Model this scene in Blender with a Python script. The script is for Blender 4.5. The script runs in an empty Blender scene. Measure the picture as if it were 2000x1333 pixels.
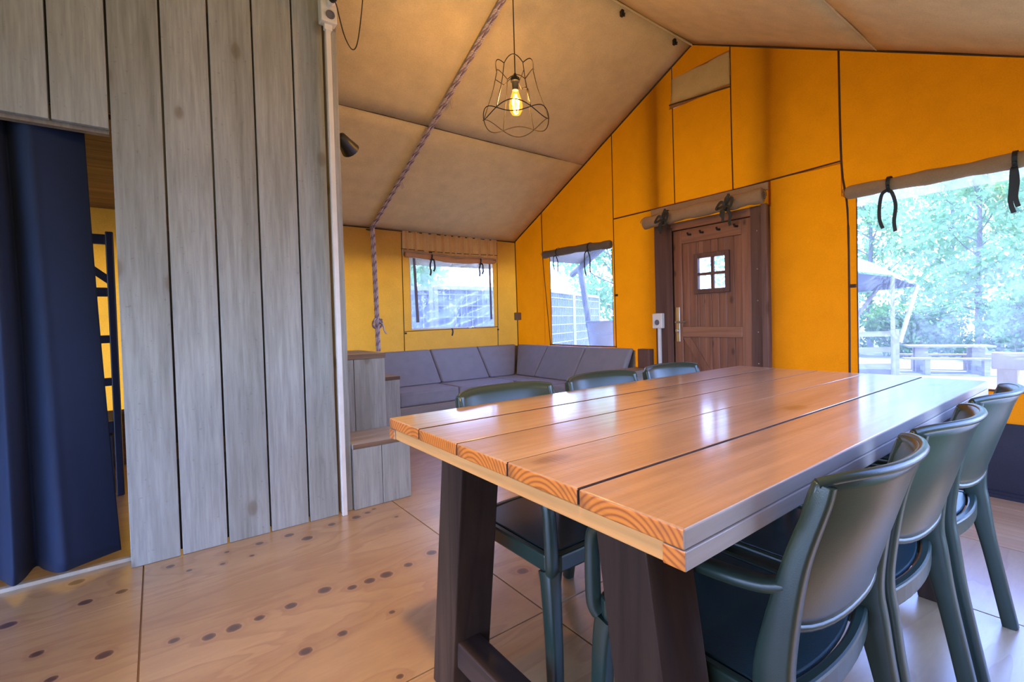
import bpy, math, random
import numpy as np
from mathutils import Vector, Matrix
random.seed(7)
rng = np.random.default_rng(7)
SC = bpy.context.scene
COL = SC.collection
PI = math.pi

# ------------------------------------------------------------------ camera
CAM_F = 945.49
Fv = Vector((0.6335544, 0.77335967, -0.02288323))
Rv = Vector((0.77293722, -0.63396582, -0.02560057))
Uv = Vector((0.03430563, 0.00146794, 0.99941031))
cd = bpy.data.cameras.new('camera'); cam = bpy.data.objects.new('camera', cd); COL.objects.link(cam)
cd.sensor_width = 36; cd.sensor_fit = 'HORIZONTAL'; cd.lens = CAM_F / 2000 * 36
cd.shift_x = -79.2 / 2000; cd.shift_y = -18.8 / 2000
cd.clip_start = .02; cd.clip_end = 300
m = Matrix((Rv, Uv, -Fv)).transposed().to_4x4(); m.translation = (0, 0, 1.0854)
cam.matrix_world = m
SC.camera = cam

# ------------------------------------------------------------------ sky, sun, exposure
w = bpy.data.worlds.new('sky'); SC.world = w; w.use_nodes = True
nt = w.node_tree; nt.nodes.clear()
tc = nt.nodes.new('ShaderNodeTexCoord'); sx = nt.nodes.new('ShaderNodeSeparateXYZ')
rp = nt.nodes.new('ShaderNodeValToRGB'); bg = nt.nodes.new('ShaderNodeBackground'); ow = nt.nodes.new('ShaderNodeOutputWorld')
nt.links.new(tc.outputs['Generated'], sx.inputs[0]); nt.links.new(sx.outputs[2], rp.inputs[0])
rp.color_ramp.elements[0].position = 0.0; rp.color_ramp.elements[0].color = (.52, .66, 1, 1)
rp.color_ramp.elements[1].position = .6; rp.color_ramp.elements[1].color = (.17, .32, 1, 1)
e = rp.color_ramp.elements.new(.18); e.color = (.37, .53, 1, 1)
nt.links.new(rp.outputs[0], bg.inputs[0]); bg.inputs[1].default_value = 8.2
nt.links.new(bg.outputs[0], ow.inputs[0])

def lamp(name, kind, loc, energy, color, size=.1, rot=None, size_y=None):
    d = bpy.data.lights.new(name, kind); d.energy = energy; d.color = color
    if kind == 'POINT': d.shadow_soft_size = size
    if kind == 'SUN': d.angle = size
    if kind == 'AREA':
        d.size = size
        if size_y: d.shape = 'RECTANGLE'; d.size_y = size_y
    o = bpy.data.objects.new(name, d); COL.objects.link(o); o.location = loc
    if rot: o.rotation_euler = rot
    return o
sun = lamp('sun', 'SUN', (0, 0, 20), 7.5, (1, .93, .82), .02)
sun.rotation_euler = Vector((.36, -.12, .92)).to_track_quat('Z', 'Y').to_euler()
# lamps of the tent: the pendant in view, and the ceiling lamp near the entrance behind the camera; plus an added bounce fill
lamp('pendant_light', 'POINT', (1.81, 2.518, 2.49), 24, (1, .68, .34), .03)
lamp('warm_bounce_fill', 'POINT', (.22, .72, 2.50), 16, (1, .74, .36), .08)  # added fill, imitates warm bounce on the upper planks
el = lamp('entrance_light', 'SPOT', (.22, .72, 2.50), 115, (1, .63, .31))
el.data.spot_size = math.radians(86); el.data.spot_blend = .85; el.data.shadow_soft_size = .06
el.rotation_euler = (Vector((.22, .72, 2.50)) - Vector((.98, 1.15, 0))).to_track_quat('Z', 'Y').to_euler()
SC.view_settings.view_transform = 'Standard'; SC.view_settings.look = 'None'
SC.view_settings.gamma = 1; SC.view_settings.use_curve_mapping = False
SC.view_settings.exposure = .62
try:
    SC.cycles.use_denoising = True
    SC.cycles.max_bounces = 10; SC.cycles.diffuse_bounces = 5; SC.cycles.transparent_max_bounces = 16
    SC.cycles.sample_clamp_indirect = 6
except Exception: pass

# ------------------------------------------------------------------ mesh helpers
class MB:
    def __init__(s): s.v = []; s.f = []; s.m = []
    def add(s, vs, fs, mi=0):
        b = len(s.v); s.v += [tuple(p) for p in vs]; s.f += [tuple(i + b for i in f) for f in fs]; s.m += [mi] * len(fs); return s
    def box(s, x0, x1, y0, y1, z0, z1, mi=0):
        return s.add([(x0,y0,z0),(x1,y0,z0),(x1,y1,z0),(x0,y1,z0),(x0,y0,z1),(x1,y0,z1),(x1,y1,z1),(x0,y1,z1)],
                     [(3,2,1,0),(4,5,6,7),(0,1,5,4),(1,2,6,5),(2,3,7,6),(3,0,4,7)], mi)
    def hexa(s, b, t, mi=0):          # bottom quad, top quad
        return s.add(list(b) + list(t), [(3,2,1,0),(4,5,6,7),(0,1,5,4),(1,2,6,5),(2,3,7,6),(3,0,4,7)], mi)
    def sweep(s, path, sec, up=(0,0,1), closed=False, caps=True, mi=0):
        # sec: list of (a,b) section points or a function i -> list; a along side, b along up-ish
        P = [Vector(p) for p in path]; n = len(P); rings = []
        for i in range(n):
            if closed: t = P[(i+1) % n] - P[i-1]
            else: t = P[min(i+1, n-1)] - P[max(i-1, 0)]
            t.normalize(); u = Vector(up) if not callable(up) else Vector(up(i))
            sd = t.cross(u)
            if sd.length < 1e-4: sd = t.cross(Vector((1, 0, 0.01)))
            sd.normalize(); uu = sd.cross(t).normalized()
            q = sec(i) if callable(sec) else sec
            rings.append([P[i] + sd * a + uu * b for a, b in q])
        k = len(rings[0]); fs = []
        for i in range(n if closed else n - 1):
            j = (i + 1) % n
            for a in range(k): fs.append((i*k+a, i*k+(a+1) % k, j*k+(a+1) % k, j*k+a))
        if caps and not closed: fs.append(tuple(range(k))[::-1]); fs.append(tuple((n-1)*k + a for a in range(k)))
        return s.add([p for r in rings for p in r], fs, mi)
    def tube(s, path, r, n=8, closed=False, up=(0.013,0.021,1), mi=0):
        def sec(i):
            rr = r(i) if callable(r) else r
            return [(rr*math.cos(2*PI*a/n), rr*math.sin(2*PI*a/n)) for a in range(n)]
        return s.sweep(path, sec, up, closed, mi=mi)
    def lathe(s, prof, n=24, c=(0,0,0), mat=None, mi=0):
        vs = []; 
        for r, z in prof:
            for a in range(n):
                p = Vector((r*math.cos(2*PI*a/n), r*math.sin(2*PI*a/n), z))
                if mat: p = mat @ p
                vs.append(p + Vector(c))
        fs = []
        for i in range(len(prof) - 1):
            for a in range(n): fs.append((i*n+a, i*n+(a+1) % n, (i+1)*n+(a+1) % n, (i+1)*n+a))
        fs.append(tuple(range(n))[::-1]); fs.append(tuple((len(prof)-1)*n+a for a in range(n)))
        return s.add(vs, fs, mi)
    def grid(s, fn, us, vs_, mi=0, skip=None):
        nu, nv = len(us), len(vs_); V = [fn(u, v) for u in us for v in vs_]; fs = []
        for i in range(nu - 1):
            for j in range(nv - 1):
                if skip and skip((us[i]+us[i+1])/2, (vs_[j]+vs_[j+1])/2): continue
                fs.append((i*nv+j, (i+1)*nv+j, (i+1)*nv+j+1, i*nv+j+1))
        return s.add(V, fs, mi)
    def prism(s, poly, d0, d1, axis, mi=0):
        def P(a, b, d): return {0: (d, a, b), 1: (a, d, b), 2: (a, b, d)}[axis]
        n = len(poly); vs = [P(a, b, d0) for a, b in poly] + [P(a, b, d1) for a, b in poly]
        fs = [tuple(range(n))[::-1], tuple(range(n, 2*n))] + [(i, (i+1) % n, n+(i+1) % n, n+i) for i in range(n)]
        return s.add(vs, fs, mi)
    def mesh(s, name, mats):
        me = bpy.data.meshes.new(name); me.from_pydata(s.v, [], s.f)
        if not isinstance(mats, (list, tuple)): mats = [mats]
        for mm in mats: me.materials.append(mm)
        if any(s.m): me.polygons.foreach_set('material_index', s.m)
        me.validate(); return me
    def build(s, name, mats, parent=None, smooth=False, bevel=0, solid=0, subd=0, loc=None, seg=2, fix=True):
        me = s.mesh(name, mats)
        if fix:
            import bmesh
            bm = bmesh.new(); bm.from_mesh(me)
            if not solid: bmesh.ops.recalc_face_normals(bm, faces=bm.faces)
            bm.to_mesh(me); bm.free()
        o = bpy.data.objects.new(name, me); COL.objects.link(o)
        if parent: o.parent = parent
        if loc: o.location = loc
        if smooth:
            me.polygons.foreach_set('use_smooth', [True] * len(me.polygons)); me.set_sharp_from_angle(angle=.9)
        if solid:
            md = o.modifiers.new('solid', 'SOLIDIFY'); md.thickness = solid; md.offset = 0
        if bevel:
            md = o.modifiers.new('bevel', 'BEVEL'); md.width = bevel; md.segments = seg; md.limit_method = 'ANGLE'; md.angle_limit = .7
            md.harden_normals = False
        if subd:
            md = o.modifiers.new('sub', 'SUBSURF'); md.levels = subd; md.render_levels = subd
        return o

def empty(name, loc=(0,0,0), rz=0, parent=None):
    o = bpy.data.objects.new(name, None); COL.objects.link(o); o.location = loc; o.rotation_euler = (0, 0, rz)
    o.empty_display_size = .1
    if parent: o.parent = parent
    return o
def tag(o, label=None, cat=None, group=None, kind=None):
    if label: o['label'] = label
    if cat: o['category'] = cat
    if group: o['group'] = group
    if kind: o['kind'] = kind
    return o
def lin(a, b, n): return [a + (b - a) * i / (n - 1) for i in range(n)]
def copy_tree(o, parent=None):
    c = o.copy(); COL.objects.link(c); c.parent = parent
    for ch in list(o.children): copy_tree(ch, c)
    return c
def smoothpath(pts, n=8):
    P = [Vector(p) for p in pts]; out = []
    for i in range(len(P) - 1):
        a = P[max(i-1, 0)]; b = P[i]; c = P[i+1]; d = P[min(i+2, len(P)-1)]
        for k in range(n):
            t = k / n
            out.append(.5 * ((2*b) + (c - a)*t + (2*a - 5*b + 4*c - d)*t*t + (3*b - a - 3*c + d)*t**3))
    out.append(P[-1]); return out
def rrect(w, h, r=.3, n=3):      # rounded rectangle section
    r = min(w, h) * r; q = []
    for cx, cy, a0 in ((w/2-r, h/2-r, 0), (-w/2+r, h/2-r, PI/2), (-w/2+r, -h/2+r, PI), (w/2-r, -h/2+r, 1.5*PI)):
        for k in range(n): a = a0 + PI/2*k/(n-1); q.append((cx + r*math.cos(a), cy + r*math.sin(a)))
    return q

# ------------------------------------------------------------------ material helpers
def S(r, g, b):
    f = lambda c: (c/255/12.92) if c/255 <= .04045 else ((c/255+.055)/1.055)**2.4
    return (f(r), f(g), f(b), 1)
class NT:
    def __init__(s, name):
        s.mat = bpy.data.materials.new(name); s.mat.use_nodes = True; s.t = s.mat.node_tree; s.t.nodes.clear()
        s.out = s.n('ShaderNodeOutputMaterial')
    def n(s, typ, **kw):
        x = s.t.nodes.new(typ)
        for k, v in kw.items():
            if k == 'inp':
                for kk, vv in v.items():
                    if hasattr(vv, 'is_linked') or isinstance(vv, bpy.types.NodeSocket): s.t.links.new(vv, x.inputs[kk])
                    else: x.inputs[kk].default_value = vv
            else: setattr(x, k, v)
        return x
    def link(s, a, b): s.t.links.new(a, b)
    def coord(s, scale=(1,1,1), rnd=True, which='Object'):
        tcn = s.n('ShaderNodeTexCoord'); v = tcn.outputs[which]
        if rnd:
            oi = s.n('ShaderNodeObjectInfo')
            k = s.n('ShaderNodeVectorMath', operation='SCALE', inp={0: (37, 51, 13)}); s.link(oi.outputs['Random'], k.inputs['Scale'])
            ad = s.n('ShaderNodeVectorMath', operation='ADD'); s.link(v, ad.inputs[0]); s.link(k.outputs[0], ad.inputs[1]); v = ad.outputs[0]
        mu = s.n('ShaderNodeVectorMath', operation='MULTIPLY', inp={1: scale}); s.link(v, mu.inputs[0]); return mu.outputs[0]
    def noise(s, vec, scale=5, detail=4, rough=.55, dist=0):
        x = s.n('ShaderNodeTexNoise', inp={'Scale': scale, 'Detail': detail, 'Roughness': rough, 'Distortion': dist}); s.link(vec, x.inputs['Vector']); return x.outputs['Fac']
    def ramp(s, fac, stops):
        x = s.n('ShaderNodeValToRGB'); cr = x.color_ramp
        cr.elements[0].position = stops[0][0]; cr.elements[0].color = stops[0][1]
        cr.elements[1].position = stops[-1][0]; cr.elements[1].color = stops[-1][1]
        for p, c in stops[1:-1]: e = cr.elements.new(p); e.color = c
        s.link(fac, x.inputs[0]); return x.outputs[0]
    def mix(s, fac, a, b, mode='MIX'):
        x = s.n('ShaderNodeMix', data_type='RGBA', blend_type=mode)
        for sock, v in ((x.inputs[0], fac), (x.inputs[6], a), (x.inputs[7], b)):
            if isinstance(v, bpy.types.NodeSocket): s.link(v, sock)
            else: sock.default_value = v
        return x.outputs[2]
    def math(s, op, a, b=0.0, c=None):
        x = s.n('ShaderNodeMath', operation=op)
        for i, v in enumerate((a, b) if c is None else (a, b, c)):
            if isinstance(v, bpy.types.NodeSocket): s.link(v, x.inputs[i])
            else: x.inputs[i].default_value = v
        return x.outputs[0]
    def bump(s, h, strength=.3, dist=.002):
        x = s.n('ShaderNodeBump', inp={'Strength': strength, 'Distance': dist}); s.link(h, x.inputs['Height']); return x.outputs[0]
    def principled(s, color, rough=.6, normal=None, metal=0, spec=.5, coat=0, sheen=0, coat_rough=.1):
        x = s.n('ShaderNodeBsdfPrincipled')
        for k, v in (('Base Color', color), ('Roughness', rough), ('Metallic', metal), ('Specular IOR Level', spec), ('Coat Weight', coat), ('Coat Roughness', coat_rough), ('Sheen Weight', sheen)):
            if isinstance(v, bpy.types.NodeSocket): s.link(v, x.inputs[k])
            else: x.inputs[k].default_value = v
        if normal: s.link(normal, x.inputs['Normal'])
        return x.outputs[0]
    def done(s, sh): s.link(sh, s.out.inputs[0]); return s.mat

def simple(name, col, rough=.5, metal=0, spec=.5, bump=0, bscale=200, coat=0, sheen=0, var=.06):
    t = NT(name); v = t.coord(); n = t.noise(v, 9, 3)
    c2 = tuple(max(0, min(1, x*(1-var*2))) for x in col[:3]) + (1,)
    c = t.ramp(n, [(.3, c2), (.7, col)])
    nm = None
    if bump: nm = t.bump(t.noise(v, bscale, 2), bump, .002)
    return t.done(t.principled(c, rough, nm, metal, spec, coat, sheen))

def wood(name, base, dark, light, grain=(1,1,1), rough=.6, knots=0, coat=0, bump=.25, gs=1.0, spec=.4, speck=.0, knotcol=None, coat_rough=.12, rings=.4, kscale=3.0, flat=1, con=.55, saw=0, smear=0):
    """wood with its grain along the axis whose scale entry is small"""
    t = NT(name); v = t.coord(grain)
    warp = t.noise(v, 3*gs, 3, .5, .6)
    fine = t.noise(v, 26*gs, 6, .65, .2)
    wv = t.n('ShaderNodeTexWave', wave_type='BANDS', bands_direction='DIAGONAL', inp={'Scale': 5*gs, 'Distortion': 7.0, 'Detail': 3.0, 'Detail Scale': 1.2}); t.link(v, wv.inputs['Vector'])
    c = t.ramp(warp, [(.25, dark), (.5, base), (.78, light)])
    f1 = t.math('MULTIPLY', t.math('SUBTRACT', fine, .5), .9)
    k = t.ramp(fine, [(.3, (.62,.62,.62,1)), (.62, (1,1,1,1))])
    c = t.mix(con, c, k, 'MULTIPLY')
    if smear:
        sm = t.noise(t.coord(tuple(g*.5+.12 if g < .9 else g for g in grain)), 7.0, 4, .6, .8)
        c = t.mix(t.math('MULTIPLY', t.ramp(sm, [(.56, (0,0,0,1)), (.74, (1,1,1,1))]), smear), c, dark)
    c = t.mix(t.math('MULTIPLY', t.ramp(wv.outputs[0], [(.0, (1,1,1,1)), (.35, (0,0,0,1))]), rings), c, dark)
    h = t.math('ADD', t.math('MULTIPLY', fine, .7), t.math('MULTIPLY', wv.outputs[0], .3))
    if saw:
        h = t.math('ADD', h, t.math('MULTIPLY', t.noise(t.coord((90, 9, 1)), 1.0, 3, .6), saw)); h = t.math('ADD', h, t.math('MULTIPLY', t.noise(t.coord((6, 14, 1)), 1.0, 2, .5), saw*1.2))
    if knots:
        ks = [g*.6 + .5 if g < .9 else g for g in grain]
        sp3 = t.n('ShaderNodeSeparateXYZ'); t.link(t.coord(tuple(ks)), sp3.inputs[0]); cb3 = t.n('ShaderNodeCombineXYZ')
        for q_, ax in enumerate([k_ for k_ in range(3) if k_ != flat]): t.link(sp3.outputs[ax], cb3.inputs[q_])
        vo = t.n('ShaderNodeTexVoronoi', feature='F1', voronoi_dimensions='2D', inp={'Scale': kscale, 'Randomness': 1.0}); t.link(cb3.outputs[0], vo.inputs['Vector'])
        sp = t.n('ShaderNodeSeparateColor'); t.link(vo.outputs['Color'], sp.inputs[0])
        has = t.math('LESS_THAN', sp.outputs[0], knots)
        d = t.math('ADD', vo.outputs['Distance'], t.math('MULTIPLY', t.math('SUBTRACT', warp, .5), .12))
        kn = t.ramp(d, [(.0, (1,1,1,1)), (.07, (.8,.8,.8,1)), (.12, (.15,.15,.15,1)), (.2, (0,0,0,1))])
        c = t.mix(t.math('MULTIPLY', t.math('MULTIPLY', kn, has), .75), c, knotcol or tuple(x*.35 for x in dark[:3]) + (1,))
    if speck:
        s2 = t.noise(t.coord((1, 1, 1)), 60, 2, .5); c = t.mix(t.math('MULTIPLY', t.ramp(s2, [(.68, (0,0,0,1)), (.74, (1,1,1,1))]), speck), c, tuple(x*.3 for x in dark[:3]) + (1,))
    nm = t.bump(h, bump, .003)
    return t.done(t.principled(c, rough, nm, 0, spec, coat, coat_rough=coat_rough))

def canvas(name, col, trans, tfac, wrinkle=.15, weave=.15, var=.12, wscale=2.0, rough=.85):
    t = NT(name); v = t.coord((1,1,1), rnd=False, which='Object')
    n1 = t.noise(v, 7, 4, .6); n2 = t.noise(v, 140, 2, .6)
    m1 = t.ramp(n1, [(.25, (1-var,)*3 + (1,)), (.75, (1,1,1,1))]); m2 = t.ramp(n2, [(.3, (.86,.86,.86,1)), (.7, (1,1,1,1))])
    mm = t.mix(1, m1, m2, 'MULTIPLY')
    c1 = t.mix(1, col, mm, 'MULTIPLY'); c2 = t.mix(1, trans, mm, 'MULTIPLY')
    h = t.math('ADD', t.math('MULTIPLY', t.noise(v, wscale, 2, .4), wrinkle), t.math('MULTIPLY', n2, weave*.02))
    nm = t.bump(h, .5, .05)
    d = t.n('ShaderNodeBsdfDiffuse', inp={'Color': c1, 'Normal': nm}); tr = t.n('ShaderNodeBsdfTranslucent', inp={'Color': c2, 'Normal': nm})
    x = t.n('ShaderNodeMixShader', inp={0: tfac}); t.link(d.outputs[0], x.inputs[1]); t.link(tr.outputs[0], x.inputs[2])
    return t.done(x.outputs[0])

# ------------------------------------------------------------------ materials
M = {}
M['plank'] = wood('whitewashed_plank', (.345,.345,.305,1), (.26,.255,.215,1), (.41,.41,.375,1), (1,1,.06), .72, knots=.24, bump=.2, gs=2.2, rings=.16, speck=.25, knotcol=(.15,.115,.075,1), kscale=5.2, con=.9, smear=.75)
M['plank_edge'] = wood('plank_edge', (.26,.21,.15,1), (.18,.13,.09,1), (.33,.27,.2,1), (1,1,.1), .8, gs=3)
M['step_board'] = wood('grey_step_board', (.42,.41,.39,1), (.30,.28,.26,1), (.5,.49,.47,1), (.06,1,1), .65, knots=.2, bump=.2, gs=2.4, rings=.15)
M['brown_edge'] = wood('brown_board_edge', (.17,.10,.055,1), (.09,.05,.03,1), (.25,.15,.08,1), (.06,1,1), .7, gs=3)
M['table_top'] = wood('varnished_table_board', (.45,.29,.185,1), (.31,.18,.105,1), (.53,.365,.25,1), (.05,1,1), .30, knots=.22, coat=1.0, bump=.42, gs=1.9, spec=.5, rings=.22, knotcol=(.12,.06,.03,1), coat_rough=.13, kscale=4.2, flat=2, con=.9, saw=.6, smear=.5)
M['table_side'] = wood('whitewashed_table_side', (.42,.36,.29,1), (.33,.27,.2,1), (.5,.44,.37,1), (.05,1,1), .5, knots=.1, coat=.2, bump=.25, gs=2)
M['pine_strip'] = wood('pale_pine_strip', (.76,.36,.105,1), (.62,.27,.07,1), (.80,.41,.14,1), (1,.05,1), .55, bump=.2, gs=2, rings=.15)
def endgrain():
    t = NT('table_end_grain'); v = t.coord((.6,1,1), rnd=False)
    wv = t.n('ShaderNodeTexWave', wave_type='RINGS', rings_direction='X', inp={'Scale': 30.0, 'Distortion': 1.6, 'Detail': 2.0, 'Detail Scale': .5})
    oi = t.n('ShaderNodeObjectInfo'); k0 = t.n('ShaderNodeVectorMath', operation='SCALE', inp={0: (0, .22, .09)}); t.link(oi.outputs['Random'], k0.inputs['Scale'])
    k1 = t.n('ShaderNodeVectorMath', operation='ADD', inp={1: (0, -.11, .05)}); t.link(k0.outputs[0], k1.inputs[0])
    of = t.n('ShaderNodeVectorMath', operation='ADD'); t.link(k1.outputs[0], of.inputs[1]); t.link(v, of.inputs[0]); t.link(of.outputs[0], wv.inputs['Vector'])
    n = t.noise(v, 7, 4, .6); f = t.noise(v, 70, 3)
    c = t.ramp(wv.outputs[0], [(.0, (.36,.09,.010,1)), (.4, (.60,.175,.016,1)), (1, (.68,.22,.024,1))])
    c = t.mix(t.ramp(n, [(.52, (0,0,0,1)), (.72, (.85,.85,.85,1))]), c, (.16,.06,.02,1))
    return t.done(t.principled(c, .5, t.bump(f, .3, .003), coat=.3))
M['end_grain'] = endgrain()
M['dark_stain'] = wood('dark_stained_timber', (.044,.023,.013,1), (.02,.010,.006,1), (.085,.047,.026,1), (1,1,.06), .62, knots=.2, bump=.5, gs=2, speck=0, spec=.18)
M['dark_beam'] = wood('dark_stained_beam', (.036,.021,.015,1), (.016,.009,.007,1), (.068,.040,.027,1), (1,.06,1), .55, bump=.5, gs=2, spec=.35)
M['door_wood'] = wood('red_brown_door_board', (.24,.10,.053,1), (.14,.055,.028,1), (.33,.15,.08,1), (1,1,.05), .5, knots=.42, coat=.15, bump=.25, gs=2.4, rings=.3, knotcol=(.04,.012,.007,1), kscale=7, flat=0)
M['door_rail'] = wood('red_brown_door_rail', (.27,.118,.062,1), (.16,.065,.034,1), (.36,.17,.09,1), (1,.05,1), .5, coat=.15, bump=.25, gs=2.4, rings=.3)
M['door_frame'] = wood('dark_red_frame', (.125,.06,.04,1), (.075,.033,.022,1), (.18,.09,.058,1), (1,1,.05), .55, knots=.2, bump=.25, gs=2.4, knotcol=(.03,.01,.006,1), flat=0)
M['sofa_wood'] = wood('grey_sofa_board', (.30,.26,.22,1), (.2,.17,.14,1), (.37,.33,.29,1), (.06,1,1), .6, knots=.2, bump=.2, gs=2.2, rings=.2)
M['out_wood'] = wood('weathered_outdoor_wood', (.27,.24,.21,1), (.19,.165,.145,1), (.34,.31,.28,1), (.06,1,1), .7, gs=2)
M['out_pale'] = wood('pale_outdoor_timber', (.46,.38,.27,1), (.38,.30,.21,1), (.52,.44,.33,1), (.3,.3,.06), .7, gs=2)
M['chair'] = simple('dark_green_plastic', (.022,.039,.027,1), .30, bump=.12, bscale=500, spec=.55)
M['chair_seat'] = simple('blue_glare_seat_plastic', (.018,.040,.042,1), .26, bump=.1, bscale=500, spec=.6)  # bluer than the chair green: sky glare on the seats painted in
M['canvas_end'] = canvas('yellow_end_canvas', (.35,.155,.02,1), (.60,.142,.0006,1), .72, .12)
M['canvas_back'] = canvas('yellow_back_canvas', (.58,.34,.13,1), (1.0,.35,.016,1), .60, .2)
M['canvas_roof'] = canvas('tan_roof_canvas', (.80,.655,.37,1), (.4,.26,.08,1), .06, .25, var=.18)
M['canvas_gather'] = canvas('gathered_tan_canvas', (.72,.50,.25,1), (1.0,.42,.09,1), .50, .2)
M['canvas_roll'] = canvas('rolled_tan_canvas', (.42,.28,.165,1), (.4,.24,.1,1), .08, .4, var=.2)
M['canvas_grey'] = canvas('grey_brown_canvas', (.20,.165,.13,1), (.3,.2,.1,1), .05, .2)
M['canvas_vent'] = canvas('brown_vent_canvas', (.22,.15,.075,1), (.62,.27,.05,1), .42, .5)
M['skirt'] = canvas('dark_grey_skirt', (.045,.042,.045,1), (.05,.05,.05,1), .02, .1)
M['awning'] = canvas('awning_canvas', (.42,.40,.38,1), (.5,.42,.3,1), .22, .1)
M['piping'] = simple('brown_seam_piping', (.060,.026,.010,1), .8)
M['ribbon'] = simple('black_green_ribbon', (.012,.018,.018,1), .6)
M['zip'] = simple('grey_zip_tape', (.14,.13,.15,1), .7)
M['cushion'] = simple('mauve_grey_upholstery', (.22,.215,.235,1), .85, bump=.25, bscale=600, sheen=.1)
M['piping_dark'] = simple('dark_cushion_seam', (.04,.035,.04,1), .8)
M['curtain'] = simple('navy_curtain_cloth', (.0030,.0140,.048,1), .8, bump=.3, bscale=700, sheen=.03)
M['navy'] = simple('navy_painted_steel', (.010,.017,.040,1), .45)
M['white_plastic'] = simple('white_plastic', (.72,.68,.60,1), .4)
M['black_plastic'] = simple('black_plastic', (.010,.010,.011,1), .45)
M['iron'] = simple('dark_iron_wire', (.016,.012,.009,1), .5, metal=.4)
M['steel'] = simple('brushed_steel', (.55,.54,.52,1), .32, metal=1)
M['box_grey'] = simple('grey_brown_plastic', (.16,.12,.09,1), .5)
M['mattress'] = simple('dark_mattress_cloth', (.03,.03,.04,1), .9)
M['fence_frame'] = simple('pale_galvanised_frame', (.34,.37,.42,1), .5)
M['fence_sheet'] = simple('pale_blue_grey_screen', (.13,.16,.21,1), .7)
M['fence_wire'] = simple('pale_mesh_wire', (.36,.39,.44,1), .5)
M['pole'] = simple('grey_tent_pole', (.13,.14,.17,1), .6)
M['bucket'] = simple('pale_grey_tub', (.36,.36,.38,1), .6)
M['bucket_rim'] = simple('blue_grey_tub_rim', (.25,.28,.33,1), .6)
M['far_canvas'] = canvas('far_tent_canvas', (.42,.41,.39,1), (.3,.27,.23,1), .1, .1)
M['far_under'] = canvas('far_tent_shaded_underside', (.12,.14,.17,1), (.1,.1,.1,1), .03, .1)  # shade under the awning put into a darker canvas colour
def rope_mat():
    t = NT('white_purple_braid'); v = t.coord((1,1,1), rnd=False)
    wv = t.n('ShaderNodeTexWave', bands_direction='Z', inp={'Scale': 40.0, 'Distortion': .5}); t.link(v, wv.inputs['Vector'])
    c = t.ramp(wv.outputs[0], [(.3, (.42,.33,.40,1)), (.5, (.55,.47,.50,1)), (.8, (.62,.54,.54,1))])
    return t.done(t.principled(c, .85))
M['rope'] = rope_mat()
M['rope_dark'] = simple('dark_purple_strand', (.26,.19,.26,1), .85)
M['tab'] = simple('white_patterned_webbing', (.55,.44,.38,1), .8, var=.25)
def film(name, haze=.10, wr=.5, gl=.05):
    t = NT(name); v = t.coord(rnd=False)
    n = t.noise(v, 3, 3, .5, 1.5); nm = t.bump(n, wr, .05)
    tp = t.n('ShaderNodeBsdfTransparent', inp={'Color': (.96,.97,1,1)})
    tl = t.n('ShaderNodeBsdfTranslucent', inp={'Color': (.9,.93,1,1), 'Normal': nm})
    g = t.n('ShaderNodeBsdfGlossy', inp={'Color': (1,1,1,1), 'Roughness': .12, 'Normal': nm})
    hz = t.math('MULTIPLY', t.ramp(n, [(.35, (.55,.55,.55,1)), (.7, (1.3,1.3,1.3,1))]), haze)
    a = t.n('ShaderNodeMixShader', inp={0: hz}); t.link(tp.outputs[0], a.inputs[1]); t.link(tl.outputs[0], a.inputs[2])
    b = t.n('ShaderNodeMixShader', inp={0: gl}); t.link(a.outputs[0], b.inputs[1]); t.link(g.outputs[0], b.inputs[2])
    return t.done(b.outputs[0])
M['film'] = film('clear_window_film', .12, .25, .03)
M['film_wrinkled'] = film('wrinkled_window_film', .42, .6, .08)
def glass_bulb():
    t = NT('amber_bulb_glass')
    tp = t.n('ShaderNodeBsdfTransparent', inp={'Color': (1,.72,.34,1)}); g = t.n('ShaderNodeBsdfGlossy', inp={'Color': (1,.9,.7,1), 'Roughness': .05})
    x = t.n('ShaderNodeMixShader', inp={0: .08}); t.link(tp.outputs[0], x.inputs[1]); t.link(g.outputs[0], x.inputs[2])
    e = t.n('ShaderNodeEmission', inp={'Color': (1, .42, .05, 1), 'Strength': .55}); ad = t.n('ShaderNodeAddShader'); t.link(x.outputs[0], ad.inputs[0]); t.link(e.outputs[0], ad.inputs[1]); return t.done(ad.outputs[0])
M['bulb'] = glass_bulb()
def emit(name, col, st):
    t = NT(name); e = t.n('ShaderNodeEmission', inp={'Color': col, 'Strength': st}); return t.done(e.outputs[0])
M['filament'] = emit('glowing_filament', (1,.50,.10,1), 30)
def leafmat(name, a, b):
    t = NT(name); g = t.n('ShaderNodeNewGeometry'); n = t.noise(g.outputs['Position'], 1.6, 2)
    c = t.ramp(n, [(.35, a), (.65, b)])
    d = t.n('ShaderNodeBsdfDiffuse', inp={'Color': c}); tr = t.n('ShaderNodeBsdfTranslucent', inp={'Color': c})
    x = t.n('ShaderNodeMixShader', inp={0: .4}); t.link(d.outputs[0], x.inputs[1]); t.link(tr.outputs[0], x.inputs[2]); return t.done(x.outputs[0])
M['leaf_pale'] = leafmat('pale_green_leaves', (.20,.42,.16,1), (.36,.56,.26,1))
M['leaf_dark'] = leafmat('hedge_leaves', (.05,.20,.06,1), (.25,.45,.12,1))
M['bark'] = simple('grey_bark', (.20,.19,.17,1), .9, bump=.6, bscale=30)
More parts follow.
